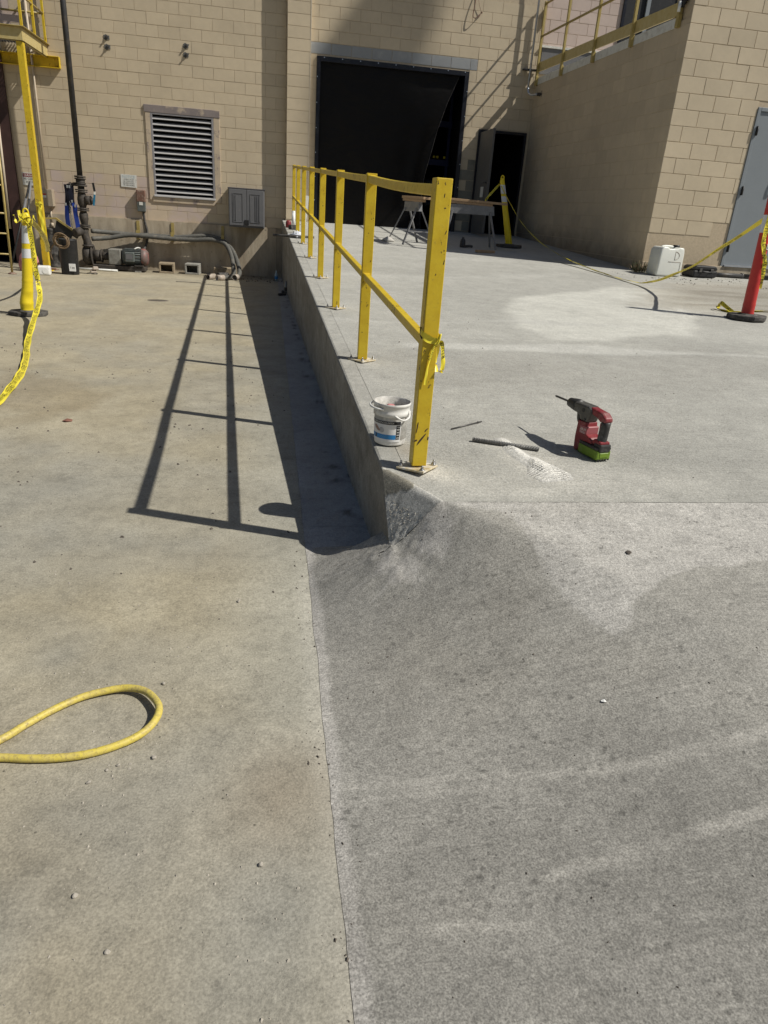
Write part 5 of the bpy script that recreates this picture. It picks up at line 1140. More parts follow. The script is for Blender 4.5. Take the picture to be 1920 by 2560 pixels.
for k in range(150):
    a = r_.uniform(0, 2 * PI); L = r_.uniform(.06, .20); ln = r_.uniform(.15, 1.25); bx, by = r_.uniform(-.10, .09), r_.uniform(-.06, .06)
    p0 = Vector((bx, by, 0)); p2 = p0 + Vector((math.cos(a) * L * math.sin(ln), math.sin(a) * L * math.sin(ln), L * math.cos(ln))); p1 = (p0 + p2) / 2 + Vector((0, 0, L * .18))
    sd = Vector((-math.sin(a), math.cos(a), 0)) * r_.uniform(.002, .006)
    (m if k % 3 else m2).add([p0 - sd * .5, p0 + sd * .5, p1 + sd, p2, p1 - sd], [(0, 1, 2, 4), (4, 2, 3)])
m.build('leaves', 'weed', wd); m2.build('dry_stems', 'wood', wd)

# ------------------------------------------------------------------ yellow steel platform at the upper left
pf = thing('steel_platform', 'yellow steel access platform on a square column, upper left corner', 'platform', (-4.24, 14.93, float(zfloor(14.93))))
ox, oy, oz = pf.location
def pl_(name, mb, mat, bev=.003): return mb.build(name, mat, pf, bevel=bev, loc=(-ox, -oy, -oz))
m = MB(); m.box((-4.295, 14.875, oz), (-4.185, 14.985, 3.63)); m.cbox((-4.24, 14.93, oz + .008), (.2, .2, .014)); pl_('column', m, 'yellow')
m = MB(); m.box((-7.5, 14.85, 3.63), (-4.17, 14.862, 3.83)); m.box((-7.5, 14.85, 3.63), (-4.17, 14.90, 3.642)); pl_('front_channel', m, 'yellow_pale')
m = MB(); m.box((-4.182, 14.862, 3.63), (-4.17, 16.33, 3.83)); m.box((-4.23, 14.862, 3.63), (-4.17, 16.33, 3.642)); pl_('side_channel', m, 'yellow_pale')
m = MB(); m.box((-7.5, 14.80, 3.832), (-4.12, 14.90, 3.845)); m.box((-4.22, 14.90, 3.832), (-4.12, 16.34, 3.845)); pl_('deck_angle', m, 'yellow_old')
m = MB()
for k in range(56): m.box((-4.22 - .055 * k - .006, 14.88, 3.80), (-4.22 - .055 * k, 16.33, 3.83))
for k in range(14): m.box((-7.3, 14.92 + .1 * k, 3.815), (-4.2, 14.928 + .1 * k, 3.83))
g_ = pl_('grating', m, 'steel_dark', 0); g_['kind'] = 'stuff'
m = MB(); m.box((-7.5, 16.24, 3.455), (-3.955, 16.335, 3.467)); m.box((-7.5, 16.24, 3.638), (-3.955, 16.335, 3.65)); m.box((-7.5, 16.322, 3.467), (-3.955, 16.334, 3.638)); m.box((-3.967, 16.24, 3.467), (-3.955, 16.322, 3.638)); pl_('wall_beam', m, 'yellow')
for z in (3.50, 3.60):
    m = MB(); m.cyl((-4.07, 16.32, z), (-4.07, 16.30, z), .017, n=6); pl_('bolt', m, 'yellow', 0)
for (x, y) in ((-4.17, 14.87), (-4.17, 15.60), (-4.17, 16.27), (-5.05, 14.87), (-6.0, 14.87)):
    m = MB(); m.beam((x, y, 3.84), (x, y, 4.95), .038, .038); pl_('guard_post', m, 'yellow', 0)
for z in (4.32, 4.90):
    m = MB(); m.tube([(-4.17, 16.30, z), (-4.17, 14.87, z)], .018, 8); m.tube([(-4.17, 14.87, z), (-7.3, 14.87, z)], .018, 8); pl_('guard_rail', m, 'yellow_old', 0)
m = MB(); m.tube([(-4.9, 16.30, 4.32), (-4.2, 16.30, 4.32)], .018, 8); pl_('wall_rail', m, 'yellow_old', 0)
cn = thing('conduit', 'thin tan painted conduit dropping down the wall behind the steel column', 'conduit', (-4.46, 16.30, 1.33))
m = MB(); m.cyl((0, 0, 0), (0, 0, 3.2), .022, n=10); m.cyl((0, 0, 2.45), (0, 0, 2.50), .032, n=10); m.build('pipe', 'conduit_tan', cn)
m = MB(); m.tube([(.03, 0, -.35), (.03, 0, -.62)], .02, 10); m.cyl((.03, 0, -.62), (.03, 0, -.70), .03, n=10); m.build('lower_pipe', 'conduit_tan', cn)
eb = thing('electrical_box', 'tan electrical pull box on the wall beside the steel column', 'electrical box', (-4.44, 16.30, 1.18))
m = MB(); m.box((-.14, -.14, -.155), (.11, .035, .155)); m.build('body', 'box_tan', eb, bevel=.006)
m = MB(); m.box((-.142, -.150, -.157), (.112, -.141, .157)); m.build('cover', 'box_tan', eb, bevel=.004)
m = MB(); m.box((-.10, -.152, .05), (.0, -.151, .075)); m.build('warning_label', 'ink_red', eb)
m = MB(); m.box((-.10, -.152, .0), (.0, -.151, .045)); m.build('notice_label', 'white_sign', eb)
ld = thing('ladder', 'narrow yellow steel ladder frame leaning at the far left edge', 'ladder', (-4.57, 13.97, float(zfloor(13.97))))
m = MB(); m.tube([(0, 0, 0), (-.02, .25, 2.4)], .019, 10); m.build('side_rail', 'yellow_old', ld)
m = MB(); m.tube([(-.55, 0, 0), (-.57, .25, 2.4)], .019, 10); m.build('side_rail', 'yellow_old', ld)
for z in (.33, .67, 1.0, 1.45, 1.9):
    m = MB(); m.tube([(-.55, z * .104, z), (0, z * .104, z)], .014, 8); m.build('rung', 'yellow_old', ld)
m = MB(); m.lathe([(0, 0), (.07, 0), (.07, .012), (.03, .03), (0, .03)], n=14); m.build('foot', 'rust', ld)
for i, (xa, xb, lb) in enumerate(((-4.98, -4.62, 'black handled squeegee pole leaning in the corner by the roller door'), (-4.78, -4.60, 'grey aluminium pole leaning in the corner by the roller door'))):
    t = thing('leaning_pole', lb, 'pole', (xa, 15.2, float(zfloor(15.2))))
    m = MB(); m.tube([(0, 0, 0), (xb - xa - .1, .95, 1.55)], .020, 8); m.build('shaft', 'galv' if i else 'black', t)
    m = MB(); p = Vector((0, 0, 0)).lerp(Vector((xb - xa - .1, .95, 1.55)), .55); q = Vector((0, 0, 0)).lerp(Vector((xb - xa - .1, .95, 1.55)), .8); m.tube([p, q], .026, 8); m.build('sleeve', 'cab' if i == 0 else 'steel_dark', t)
bg_ = thing('rag_sack', 'dusty pink and white sack slumped behind the yellow post', 'sack', (-4.50, 14.75, float(zfloor(14.75))))
m = MB(); m.lathe([(0, 0), (.17, 0), (.19, .10), (.16, .26), (.08, .36), (0, .39)], n=16, mat=Matrix.Diagonal((1, .8, 1, 1))); m.build('sack', 'sponge', bg_)
m = MB(); m.lathe([(.191, .12), (.162, .265), (.10, .345)], n=10, mat=Matrix.Diagonal((1.01, .82, 1, 1)), a0=-1.9, a1=-.6); m.build('pale_panel', 'white_sign', bg_)

# ------------------------------------------------------------------ signs
def signboard(label, c, w, h, rows, mat='white_sign', tilt=0.0, extra=None):
    t = thing('sign', label, 'sign', c, rot=(0, tilt, 0))
    m = MB(); m.box((-w / 2, 0, -h / 2), (w / 2, .004, h / 2)); m.build('panel', mat, t, bevel=.001)
    if extra: extra(t)
    for body, z, hh, ww, mm in rows:
        m = MB(); text_flat(m, body, (0, 0, z - hh / 2), (1, 0, 0), (0, 0, 1), hh, ww, off=.0015); m.build('lettering', mm, t)
    return t
def danger(t):
    m = MB(); m.box((-.155, -.001, .035), (.155, 0, .100)); m.build('red_panel', 'sign_red', t)
signboard('white and dark red danger sign on the wall half hidden by the column', (-4.735, 16.325, 1.50), .34, .23, [('DANGER', .068, .042, .26, 'ink_white'), ('NO CLEARANCE', .005, .040, .28, 'ink'), ('FOR MAN', -.055, .042, .20, 'ink')], extra=danger)
signboard('faded notice sign peeling on the wall beside the vent', (-2.86, 16.325, 1.60), .31, .235, [('NOTICE', .075, .052, .24, 'ink_pale_blue'), ('WHEELS MUST', .025, .024, .20, 'ink_grey'), ('BE CHOCKED', -.010, .024, .20, 'ink_grey'), ('BEFORE LOADING', -.045, .024, .22, 'ink_grey'), ('OR UNLOADING', -.080, .024, .22, 'ink_grey')], tilt=.02)
signboard('small white sign with red lettering under the grey cabinet', (-.485, 16.30, .838), .45, .085, [('DO NOT STORE HOSES', .017, .018, .32, 'ink_grey'), ('ON THE DOCK FLOOR', -.017, .018, .34, 'ink_red')])

# ------------------------------------------------------------------ grey resin cabinet
cb = thing('wall_cabinet', 'grey plastic two door cabinet hung on the wall above the ledge', 'cabinet', (-.49, 16.0, .87))
m = MB(); m.box((-.365, -.02, .0), (.365, .33, .73)); m.build('body', 'cab', cb, bevel=.012, seg=2)
m = MB(); m.box((-.378, -.035, .728), (.378, .335, .752)); m.build('lid', 'cab_dark', cb, bevel=.006)
for sx in (-1, 1):
    m = MB(); a, b_ = (-.352, -.003) if sx < 0 else (.003, .352); m.box((a, -.046, .035), (b_, -.020, .722)); d = m.build('door', 'cab', cb, bevel=.006, seg=2)
    m = MB(); c_ = (a + b_) / 2
    for lo, hi in (((c_ - .105, -.053, .64), (c_ + .105, -.046, .65)), ((c_ - .105, -.053, .10), (c_ + .105, -.046, .11)), ((c_ - .105, -.053, .11), (c_ - .093, -.046, .64)), ((c_ + .093, -.053, .11), (c_ + .105, -.046, .64))): m.box(lo, hi)
    for k in range(2 if sx < 0 else 3):
        x = c_ + (-.075 + .035 * k if sx < 0 else .08 - .035 * k); m.box((x - .008, -.055, .13), (x + .008, -.046, .62))
    m.build('moulding', 'cab', d, bevel=.002)
m = MB(); m.box((-.045, -.058, .055), (.045, -.045, .150)); m.build('latch', 'black', cb, bevel=.004)

# ------------------------------------------------------------------ switch box with cable
sw = thing('switch_box', 'rusty red and grey switch box on the wall left of the vent', 'switch', (-2.63, 16.28, 1.06))
m = MB(); m.box((-.09, -.05, .16), (.085, .06, .39)); m.build('upper_box', 'rust', sw, bevel=.012)
m = MB(); m.box((-.085, -.045, -.02), (.075, .06, .18)); m.build('lower_box', 'motor_grey', sw, bevel=.008)
m = MB(); m.box((-.04, -.052, .10), (.03, -.044, .16)); m.build('label', 'white_sign', sw)
m = MB(); m.tube(cr([(.02, .02, .0), (.035, .02, -.2), (.08, .0, -.42), (.06, -.05, -.62), (.0, -.2, -.78), (-.03, -.35, -.86)], 6), .024, 8); m.build('cable', 'rubber', sw)

# ------------------------------------------------------------------ tall pipe with valves, slings
tpz = thing('standpipe', 'tall black vertical pipe with flanged valves running up the left of the wall', 'pipe', (-3.68, 15.80, .62))
def zz(z): return z - .62
m = MB(); m.cyl((-.0, 0, zz(1.60)), (.0, 0, 6.6), .052, n=16); m.build('pipe', 'steel_dark', tpz)
m = MB()
for a_, b_, r__ in ((1.59, 1.62, .105), (1.555, 1.58, .105), (1.47, 1.495, .10), (1.43, 1.46, .115), (1.355, 1.38, .115), (1.32, 1.345, .11), (1.02, 1.045, .11), (.985, 1.01, .11), (.71, .735, .11), (.675, .70, .11)): m.cyl((0, 0, zz(a_)), (0, 0, zz(b_)), r__, n=18)
m.build('flange', 'cast', tpz, bevel=.003)
m = MB(); m.cyl((0, 0, zz(.66)), (0, 0, zz(1.60)), .062, n=14); m.cyl((0, 0, zz(1.46)), (0, 0, zz(1.56)), .085, n=14); m.lathe([(.06, zz(1.05)), (.088, zz(1.12)), (.092, zz(1.20)), (.075, zz(1.30)), (.06, zz(1.33))], n=18); m.lathe([(.062, zz(.74)), (.075, zz(.80)), (.085, zz(.84)), (.085, zz(.93)), (.06, zz(.97))], n=18); m.build('valve_body', 'cast', tpz)
m = MB(); m.cyl((.07, 0, zz(1.19)), (.17, -.03, zz(1.19)), .085, n=16); m.cyl((.17, -.03, zz(1.19)), (.22, -.04, zz(1.18)), .05, n=12); m.build('valve_bonnet', 'cast', tpz)
m = MB(); m.beam((.22, -.05, zz(1.10)), (.255, -.06, zz(1.30)), .035, .014); lv = m.build('lever', 'handle_blue', tpz)
m = MB(); m.beam((.256, -.06, zz(1.30)), (.262, -.062, zz(1.36)), .032, .016); m.build('lever_collar', 'white', lv)
m = MB(); m.beam((.262, -.062, zz(1.36)), (.245, -.062, zz(1.51)), .038, .024); m.build('lever_grip', 'black', lv)
m = MB(); m.cyl((-.09, 0, zz(1.47)), (-.25, -.02, zz(1.43)), .030, n=12); m.cyl((-.17, -.01, zz(1.45)), (-.20, -.01, zz(1.44)), .05, n=12); m.build('side_branch', 'cast', tpz)
m = MB(); m.tube(cr([(0, 0, zz(.67)), (-.01, -.02, zz(.60)), (.0, -.02, zz(.52)), (.03, -.02, zz(.40)), (.035, -.02, zz(.30))], 5), .075, 14); m.cyl((-.06, -.04, zz(.62)), (-.16, -.16, zz(.57)), .08, n=16); m.cyl((.035, -.02, zz(.33)), (.035, -.02, zz(.36)), .11, n=16); m.build('elbow', 'cast', tpz)
ss = thing('straps', 'bundle of blue webbing straps and chain hanging from the pipe branch', 'straps', (-3.91, 15.77, 1.43))
for k, (x, w, z0, z1, mt) in enumerate(((-.035, .09, .02, -.42, 'navy_strap'), (.045, .10, .0, -.36, 'navy_strap'), (-.055, .085, -.36, -.80, 'blue_strap'), (.095, .085, -.34, -.80, 'blue_strap'), (.075, .05, -.30, -.48, 'blue_strap'), (.0, .05, -.10, -.50, 'navy_strap'))):
    m = MB(); V = []; nseg = 10
    for i in range(nseg + 1):
        t_ = i / nseg; z = z0 + (z1 - z0) * t_; xo = x * (1 + .2 * t_) + .008 * math.sin(5 * t_ + k); yo = -.01 - .012 * k + .014 * math.sin(4 * t_ + 2 * k)
        V += [(xo - w / 2, yo, z), (xo + w / 2, yo - .01, z), (xo + w / 2, yo, z), (xo - w / 2, yo + .008, z)]
    m.add(V, [(4 * i + q, 4 * i + (q + 1) % 4, 4 * i + 4 + (q + 1) % 4, 4 * i + 4 + q) for i in range(nseg) for q in range(4)]); m.build('strap', mt, ss)
m = MB()
for k in range(16):
    z = -.30 - k * .032; c_ = Vector((.02 + .006 * math.sin(k), -.095, z)); ax = Vector((1, 0, 0)) if k % 2 else Vector((0, 1, 0))
    m.tube([c_ + ax * .014 * math.cos(a) + Vector((0, 0, .022 * math.sin(a))) for a in [q * PI / 5 for q in range(11)]], .0055, 5, caps=False)
m.build('chain', 'chain', ss)
for x, z in ((-.06, -.34), (.11, -.36), (.0, -.02), (.04, -.02), (.06, -.28)):
    m = MB(); m.cbox((x, -.08, z), (.03, .02, .05)); m.build('buckle', 'galv', ss, bevel=.004)
# ------------------------------------------------------------------ pump set
pm = thing('pump_set', 'dirty pump with coupling guard and grey electric motor on a steel base at the wall', 'pump', (-3.05, 15.85, float(zfloor(15.85))))
def pq(x, z): return x + 3.05, z - pm.location.z
m = MB(); m.prism([(-.52, .02), (.50, .02), (.50, .11), (-.52, .11)], -.17, .17, 'y'); m.build('base_frame', 'cast', pm, bevel=.008)
for x in (-.42, .36):
    m = MB(); m.box((x - .06, -.20, -.0), (x + .06, .2, .022)); m.build('foot', 'cinder', pm)
m = MB(); m.box((.30, -.19, .11), (.47, .19, .135)); m.build('motor_foot', 'cast', pm)
m = MB(); m.lathe([(0, -.09), (.15, -.09), (.19, -.05), (.20, 0), (.19, .05), (.15, .09), (0, .09)], n=24, mat=Matrix.Translation((-.62, 0, .27)) @ Matrix.Rotation(PI / 2, 4, 'Y')); m.cyl((-.62, 0, .42), (-.62, 0, .52), .08, n=14); m.cyl((-.54, 0, .27), (-.52, 0, .27), .215, n=24); m.build('volute', 'cast', pm)
m = MB(); m.cyl((-.52, 0, .27), (-.36, 0, .27), .11, n=16); m.cyl((-.36, 0, .27), (-.20, 0, .27), .075, n=16); m.cyl((-.37, 0, .27), (-.35, 0, .27), .13, n=16); m.build('bearing_housing', 'cast', pm)
m = MB(); m.box((-.205, -.15, .12), (.03, .15, .42)); m.build('coupling_guard', 'guard', pm, bevel=.012)
m = MB(); m.cyl((.06, 0, .285), (.44, 0, .285), .15, n=28)
for k in range(22):
    a = 2 * PI * k / 22; m.beam((.10, .155 * math.cos(a), .285 + .155 * math.sin(a)), (.42, .155 * math.cos(a), .285 + .155 * math.sin(a)), .008, .03, roll=a)
mt_ = m.build('motor', 'motor_grey', pm)
m = MB(); m.lathe([(.165, 0), (.17, .02), (.165, .07), (.12, .12), (.05, .125), (0, .125)], n=26, mat=Matrix.Translation((.43, 0, .285)) @ Matrix.Rotation(PI / 2, 4, 'Y')); m.build('end_cover', 'motor_red', mt_)
m = MB(); m.box((.13, -.26, .20), (.31, -.15, .38)); m.build('terminal_box', 'motor_grey', mt_, bevel=.010)
m = MB(); m.box((.155, -.264, .25), (.285, -.259, .35)); m.build('name_plate', 'cab', mt_)
m = MB(); m.tube(cr([(.30, -.1, .44), (.36, -.06, .47), (.40, .0, .46)], 4), .014, 7); m.build('lifting_eye', 'white_sign', mt_)
m = MB(); m.tube([(-.95, -.22, .03), (-.1, -.25, .03)], .022, 10); tag(m.build('white_pipe', 'white_sign', None, loc=(-2.95, 15.70, float(zfloor(15.7)))), 'white plastic pipe lying in front of the pump base', 'pipe')
# ------------------------------------------------------------------ drum, black bin with coiled hose, jug, pieces of clutter
dr = thing('drum', 'dark dusty drum standing against the foundation behind the black bin', 'drum', (-4.33, 15.95, float(zfloor(15.95))))
m = MB(); m.lathe([(0, 0), (.20, 0), (.205, .02), (.20, .04), (.20, .24), (.21, .26), (.20, .28), (.20, .48), (.21, .50), (.20, .52), (.20, .70), (.205, .72), (.19, .74), (0, .735)], n=28); m.build('shell', 'rubber', dr)
m = MB(); m.tube([(.25, -.12, .74), (.5, -.2, .60)], .03, 8); m.build('lid_bar', 'black', dr)
bkx = thing('bracket_arm', 'dull yellow and black slanting bracket beside the drum', 'bracket', (-4.25, 15.75, .80))
m = MB(); m.beam((-.28, 0, .0), (.05, 0, .02), .05, .03); m.beam((.05, 0, .02), (.36, -.02, -.18), .07, .035); m.build('arm', 'yellow_old', bkx); m = MB(); m.prism([(.06, -.02), (.36, -.20), (.30, -.34), (.0, -.22)], -.02, .02, 'y'); m.build('plate', 'black', bkx)
bn = thing('black_bin', 'tall black plastic bin with white label, in front of the pump', 'bin', (-3.71, 14.50, float(zfloor(14.5))))
m = MB(); m.lathe([(0, 0), (.150, 0), (.155, .02), (.165, .60), (.170, .62), (.160, .62), (.150, .03), (0, .03)], n=24, mat=Matrix.Diagonal((1, .9, 1, 1))); m.build('shell', 'black', bn)
m = MB(); m.box((.02, -.150, .07), (.13, -.128, .20)); lb = m.build('label', 'ink_white', bn); m = MB(); text_flat(m, 'T-80', (.075, -.1505, .115), (1, 0, 0), (0, 0, 1), .032, .085); m.build('lettering', 'ink', lb)
m = MB(); r_ = random.Random(3)
pts = []
for k in range(70):
    a = k * .42; rr2 = .085 + .05 * (k / 70) + .01 * math.sin(k); pts.append((rr2 * math.cos(a) * 1.05, -.02 * math.sin(k * .9) - .002 * k * .2, rr2 * math.sin(a)))
pts += [(-.12, .0, -.05), (-.19, .02, -.12), (-.22, .03, -.25), (-.20, .04, -.34)]
m.tube(cr(pts, 2), .0115, 7); tag(m.build('coiled_hose', 'rope', None, loc=(-3.76, 14.30, .49)), 'brown air hose coiled over the rim of the black bin', 'hose')
jg = thing('jug', 'white plastic jug lying on its side by the yellow post', 'jug', (-4.05, 14.10, float(zfloor(14.1)) + .082), rz=.15)
m = MB(); m.box((-.13, -.10, -.08), (.10, .10, .08)); m.build('body', 'white', jg, bevel=.028, seg=3)
m = MB(); m.cyl((.02, -.098, 0), (.02, -.106, 0), .05, n=20); m.build('base_ring', 'white', jg); m = MB(); m.cyl((-.13, 0, .03), (-.17, 0, .03), .028, n=14); m.build('cap', 'white', jg)
for i, (x, y, z, w, d, h, rz, mt, lb) in enumerate(((-4.15, 15.1, .02, .2, .06, .03, .1, 'leaf_brown', 'brown broken wood scrap behind the white jug'), (-3.40, 15.1, .05, .14, .10, .10, .4, 'pvc', 'pale crumpled rag beside the black bin'))):
    m = MB()
    for k in range(5): m.cbox((random.uniform(-w / 3, w / 3), random.uniform(-d / 3, d / 3), h * (k / 5 - .4)), (w * random.uniform(.4, .8), d * random.uniform(.5, .9), h / 3))
    tag(m.build('scrap', mt, None, bevel=.008, loc=(x, y, z - .1), rot=(0, 0, rz)), lb, 'scrap')
m = MB(); m.tube([(.09 * math.cos(a), .05 * math.sin(a), .012 + .008 * math.sin(2 * a)) for a in [k * PI / 10 for k in range(21)]], .008, 6); m.tube([(-.09, 0, .01), (-.28, .05, .008)], .007, 6); tag(m.build('wire_sling', 'steel_dark', None, loc=(-3.38, 14.75, float(zfloor(14.75)))), 'small dark wire sling on the ground by the black bin', 'sling')
# ------------------------------------------------------------------ hollow blocks along the foundation
def cinder(label, x, y, w, h, d, rz, mt):
    o = thing('hollow_block', label, 'concrete block', (x, y, float(zfloor(y))), rz=rz, group='hollow blocks at the wall foot')
    m = MB(); t = .035
    m.box((-w / 2, -d / 2, 0), (w / 2, d / 2, t)); m.box((-w / 2, -d / 2, h - t), (w / 2, d / 2, h)); m.box((-w / 2, -d / 2, t), (-w / 2 + t, d / 2, h - t)); m.box((w / 2 - t, -d / 2, t), (w / 2, d / 2, h - t)); m.box((-w / 2 + t, d / 2 - .02, t), (w / 2 - t, d / 2, h - t))
    m.build('shell', mt, o, bevel=.005)
cinder('tan hollow concrete block lying next to the motor', -2.15, 15.98, .30, .20, .36, .05, 'cinder_tan')
cinder('grey hollow concrete block lying midway between motor and hose ends', -1.625, 16.02, .29, .21, .36, -.03, 'cinder')
m = MB(); m.box((-.22, -.1, 0), (.22, .1, .17)); tag(m.build('concrete_chunk', 'cinder_tan', None, bevel=.02, loc=(-.98, 16.1, -.12)), 'low tan concrete block behind the hose ends', 'concrete block', 'hollow blocks at the wall foot')
# ------------------------------------------------------------------ hoses on yellow hangers
for i, (x, lb) in enumerate(((-2.035, 'left'), (-1.005, 'right'), (-2.73, 'far left'))):
    t = thing('hose_hanger', ('yellow hose hanger on the foundation below the vent', 'yellow hose hanger on the foundation below the cabinet', 'yellow hose hanger on the foundation left of the switch cable')[i], 'hanger', (x, 16.29, .72), group='yellow hose hangers')
    m = MB(); m.box((-.03, -.012, -.12), (.03, .004, .14)); m.box((-.03, -.15, -.22), (.03, .004, -.205)); m.box((-.03, -.155, -.22), (.03, -.145, -.04)); m.build('strap', 'yellow_old', t)
hA = [(-3.60, 15.95, .62), (-3.3, 16.1, .605), (-2.9, 16.17, .585), (-2.5, 16.20, .59), (-2.04, 16.20, .585), (-1.7, 16.2, .615), (-1.4, 16.2, .645), (-1.15, 16.19, .63), (-.98, 16.16, .56), (-.82, 16.05, .43), (-.72, 15.85, .27), (-.655, 15.6, .12), (-.63, 15.40, .01), (-.66, 15.22, -.045), (-.70, 15.08, -.05)]
hB = [(-3.60, 15.93, .47), (-3.3, 16.05, .50), (-2.9, 16.12, .575), (-2.5, 16.13, .57), (-2.04, 16.14, .555), (-1.6, 16.13, .56), (-1.25, 16.12, .585), (-1.0, 16.10, .545), (-.88, 16.0, .44), (-.80, 15.8, .27), (-.76, 15.55, .10), (-.75, 15.3, .0), (-.80, 15.05, -.045), (-.90, 14.9, -.05), (-1.0, 14.82, -.05)]
for pts, lb, nm in ((hA, 'upper grey suction hose slung along the foundation, curling down to the yard', 'hose'), (hB, 'lower grey suction hose slung along the foundation, curling down to the yard', 'hose')):
    o_ = Vector(pts[0]); t = thing('suction_hose', lb, 'hose', o_, group='grey suction hoses')
    C = cr([Vector(p) - o_ for p in pts], 8); m = MB(); rr_l = [.045 + .0022 * (1 if i % 2 else -1) for i in range(len(C))]; m.tube(C, rr_l, 14); m.build('tube', 'grey_hose', t)
    m = MB(); e = C[-1]; d = (C[-1] - C[-3]).normalized(); m.lathe([(.040, -.10), (.056, -.10), (.056, .06), (.047, .06), (.047, -.02), (0, -.02)], n=18, mat=Matrix.Translation(e) @ d.to_track_quat('Z', 'Y').to_matrix().to_4x4()); m.build('end_cuff', 'pvc', t)
for x, y, dx, lb, mt in ((-1.155, 14.97, (-.12, -.25), 'beige hose cuff lying leftmost among the hose ends', 'pvc'), (-.94, 15.42, (-.2, -.2), 'dark hose cuff lying behind the beige hose ends', 'rubber')):
    d = Vector((dx[0], dx[1], 0)).normalized(); m = MB(); m.lathe([(.040, .16), (.052, .16), (.054, .14), (.054, -.09), (.047, -.09), (.047, .02), (0, .02)], n=18, mat=Matrix.Rotation(PI, 4, 'Z') @ d.to_track_quat('-Z', 'Y').to_matrix().to_4x4())
    tag(m.build('hose_cuff', mt, None, loc=(x, y, float(zfloor(y)) + .056)), lb, 'hose end', 'loose hose ends')
# ------------------------------------------------------------------ wall anchors, wire loop
for (x, z, r_a, lb) in ((-3.078, 4.055, .3, 'upper chipped anchor bolt on the wall right of the tall pipe'), (-3.074, 3.90, 0, 'lower chipped anchor bolt on the wall right of the tall pipe'), (-1.615, 4.05, .2, 'upper anchor bolt on the blank wall above the vent'), (-1.62, 3.90, 0, 'lower anchor bolt on the blank wall above the vent')):
    t = thing('anchor_bolt', lb, 'anchor', (x, 16.335, z), group='old wall anchors')
    m = MB(); pr_ = [(.062 * (1 + .35 * math.sin(2.7 * k + x * 9)) * math.cos(k * PI / 5), .045 * (1 + .3 * math.cos(3.1 * k + z)) * math.sin(k * PI / 5)) for k in range(10)]; m.prism(pr_, -.004, .0, 'y'); m.build('chipped_patch', 'ink_grey', t)
    m = MB(); m.cyl((0, 0, 0), (0, -.05, 0), .014, n=8); m.cyl((0, -.006, 0), (0, -.022, 0), .028, n=6); m.build('bolt', 'steel_dark', t)
m = MB(); m.tube(cr([(.0, 0, .35), (-.04, -.03, .1), (-.06, -.04, -.10), (-.01, -.05, -.135), (.06, -.04, -.09), (.115, -.005, -.03)], 6), .008, 6); m.tube([(.0, 0, .32), (.05, -.01, .1), (.115, -.005, -.03)], .004, 5); m.lathe([(0, 0), (.022, 0), (.018, .02), (0, .025)], (.115, -.01, -.035), 8); tag(m.build('wire_loop', 'rust', None, loc=(4.03, 16.22, 5.15)), 'loose wire loop hanging high on the wall right of the dock doorway', 'wire')
# ------------------------------------------------------------------ clutter at the top of the ramp edge and in the pit corner
def zs_(y): return float(S(y))
m = MB(); m.lathe([(0, 0), (.05, 0), (.055, .02), (.05, .10), (.03, .13), (0, .13)], n=16); tag(m.build('red_can', 'tool_red', None, loc=(.335, 14.35, zs_(14.35))), 'small red can beside the farthest railing posts', 'can')
m = MB(); m.cbox((0, 0, .04), (.16, .12, .08)); tag(m.build('dark_box', 'rubber', None, bevel=.01, loc=(.42, 14.0, zs_(14.0)), rot=(0, 0, .4)), 'small dark toolbox between red can and railing post', 'box')
m = MB(); m.cyl((0, 0, 0), (0, 0, .26), .034, n=14); m.lathe([(.034, .26), (.03, .285), (0, .29)], n=14); tag(m.build('white_tube', 'white', None, loc=(.435, 14.55, zs_(14.55))), 'upright white cartridge at the far end of the railing', 'tube')
m = MB(); m.prism([(-.05, 0), (.05, 0), (.05, .55), (-.05, .55)], -.01, .01, 'y'); tag(m.build('white_board', 'white_sign', None, loc=(.66, 15.3, zs_(15.3)), rot=(R(-8), .1, 0)), 'white panel leaning behind the far railing posts', 'board')
bgp = thing('plastic_bag', 'clear crumpled plastic bag by the railing foot at the ramp edge', 'bag', (.43, 12.45, zs_(12.45)))
m = MB(); r_ = random.Random(8); V = []
for i in range(7):
    for k in range(12):
        a = k * PI / 6; ph = i / 6 * PI / 2; q = .15 * (1 + r_.uniform(-.3, .3)); V.append((q * math.cos(a) * math.cos(ph), q * .9 * math.sin(a) * math.cos(ph), .09 * math.sin(ph) * (1 + r_.uniform(-.3, .3))))
m.add(V, [(i * 12 + k, i * 12 + (k + 1) % 12, (i + 1) * 12 + (k + 1) % 12, (i + 1) * 12 + k) for i in range(6) for k in range(12)]); m.build('film', 'white_band', bgp)
m = MB(); m.tube([(-.42, -.05, .03), (-.05, -.03, .03), (.25, 0, .03)], .019, 8); tag(m.build('pipe_stub', 'rubber', None, loc=(.46, 12.35, zs_(12.35))), 'dark rod sticking out over the ramp edge beside the bag', 'rod')
for x, y, mt, mt2, lb in ((.12, 15.35, 'ink_pale_blue', 'label_blue', 'clear drinking bottle with blue label in the pit corner'), (.275, 13.1, 'chain', 'rubber', 'dark bottle standing against the foot of the ramp wall')):
    t = thing('bottle', lb, 'bottle', (x, y, float(zfloor(y)))); m = MB(); m.lathe([(0, 0), (.033, 0), (.034, .13), (.015, .18), (.014, .21), (0, .21)], n=14); m.build('body', mt, t); m = MB(); m.lathe([(.0345, .04), (.0345, .10)], n=14); m.build('label', mt2, t)
m = MB(); m.cbox((0, 0, .02), (.20, .07, .04)); m.cbox((.05, .03, .05), (.06, .05, .06)); tag(m.build('work_shoe', 'rubber', None, bevel=.02, loc=(.20, 12.7, float(zfloor(12.7))), rot=(0, 0, .8)), 'dark lump like an old shoe at the foot of the ramp wall', 'shoe')
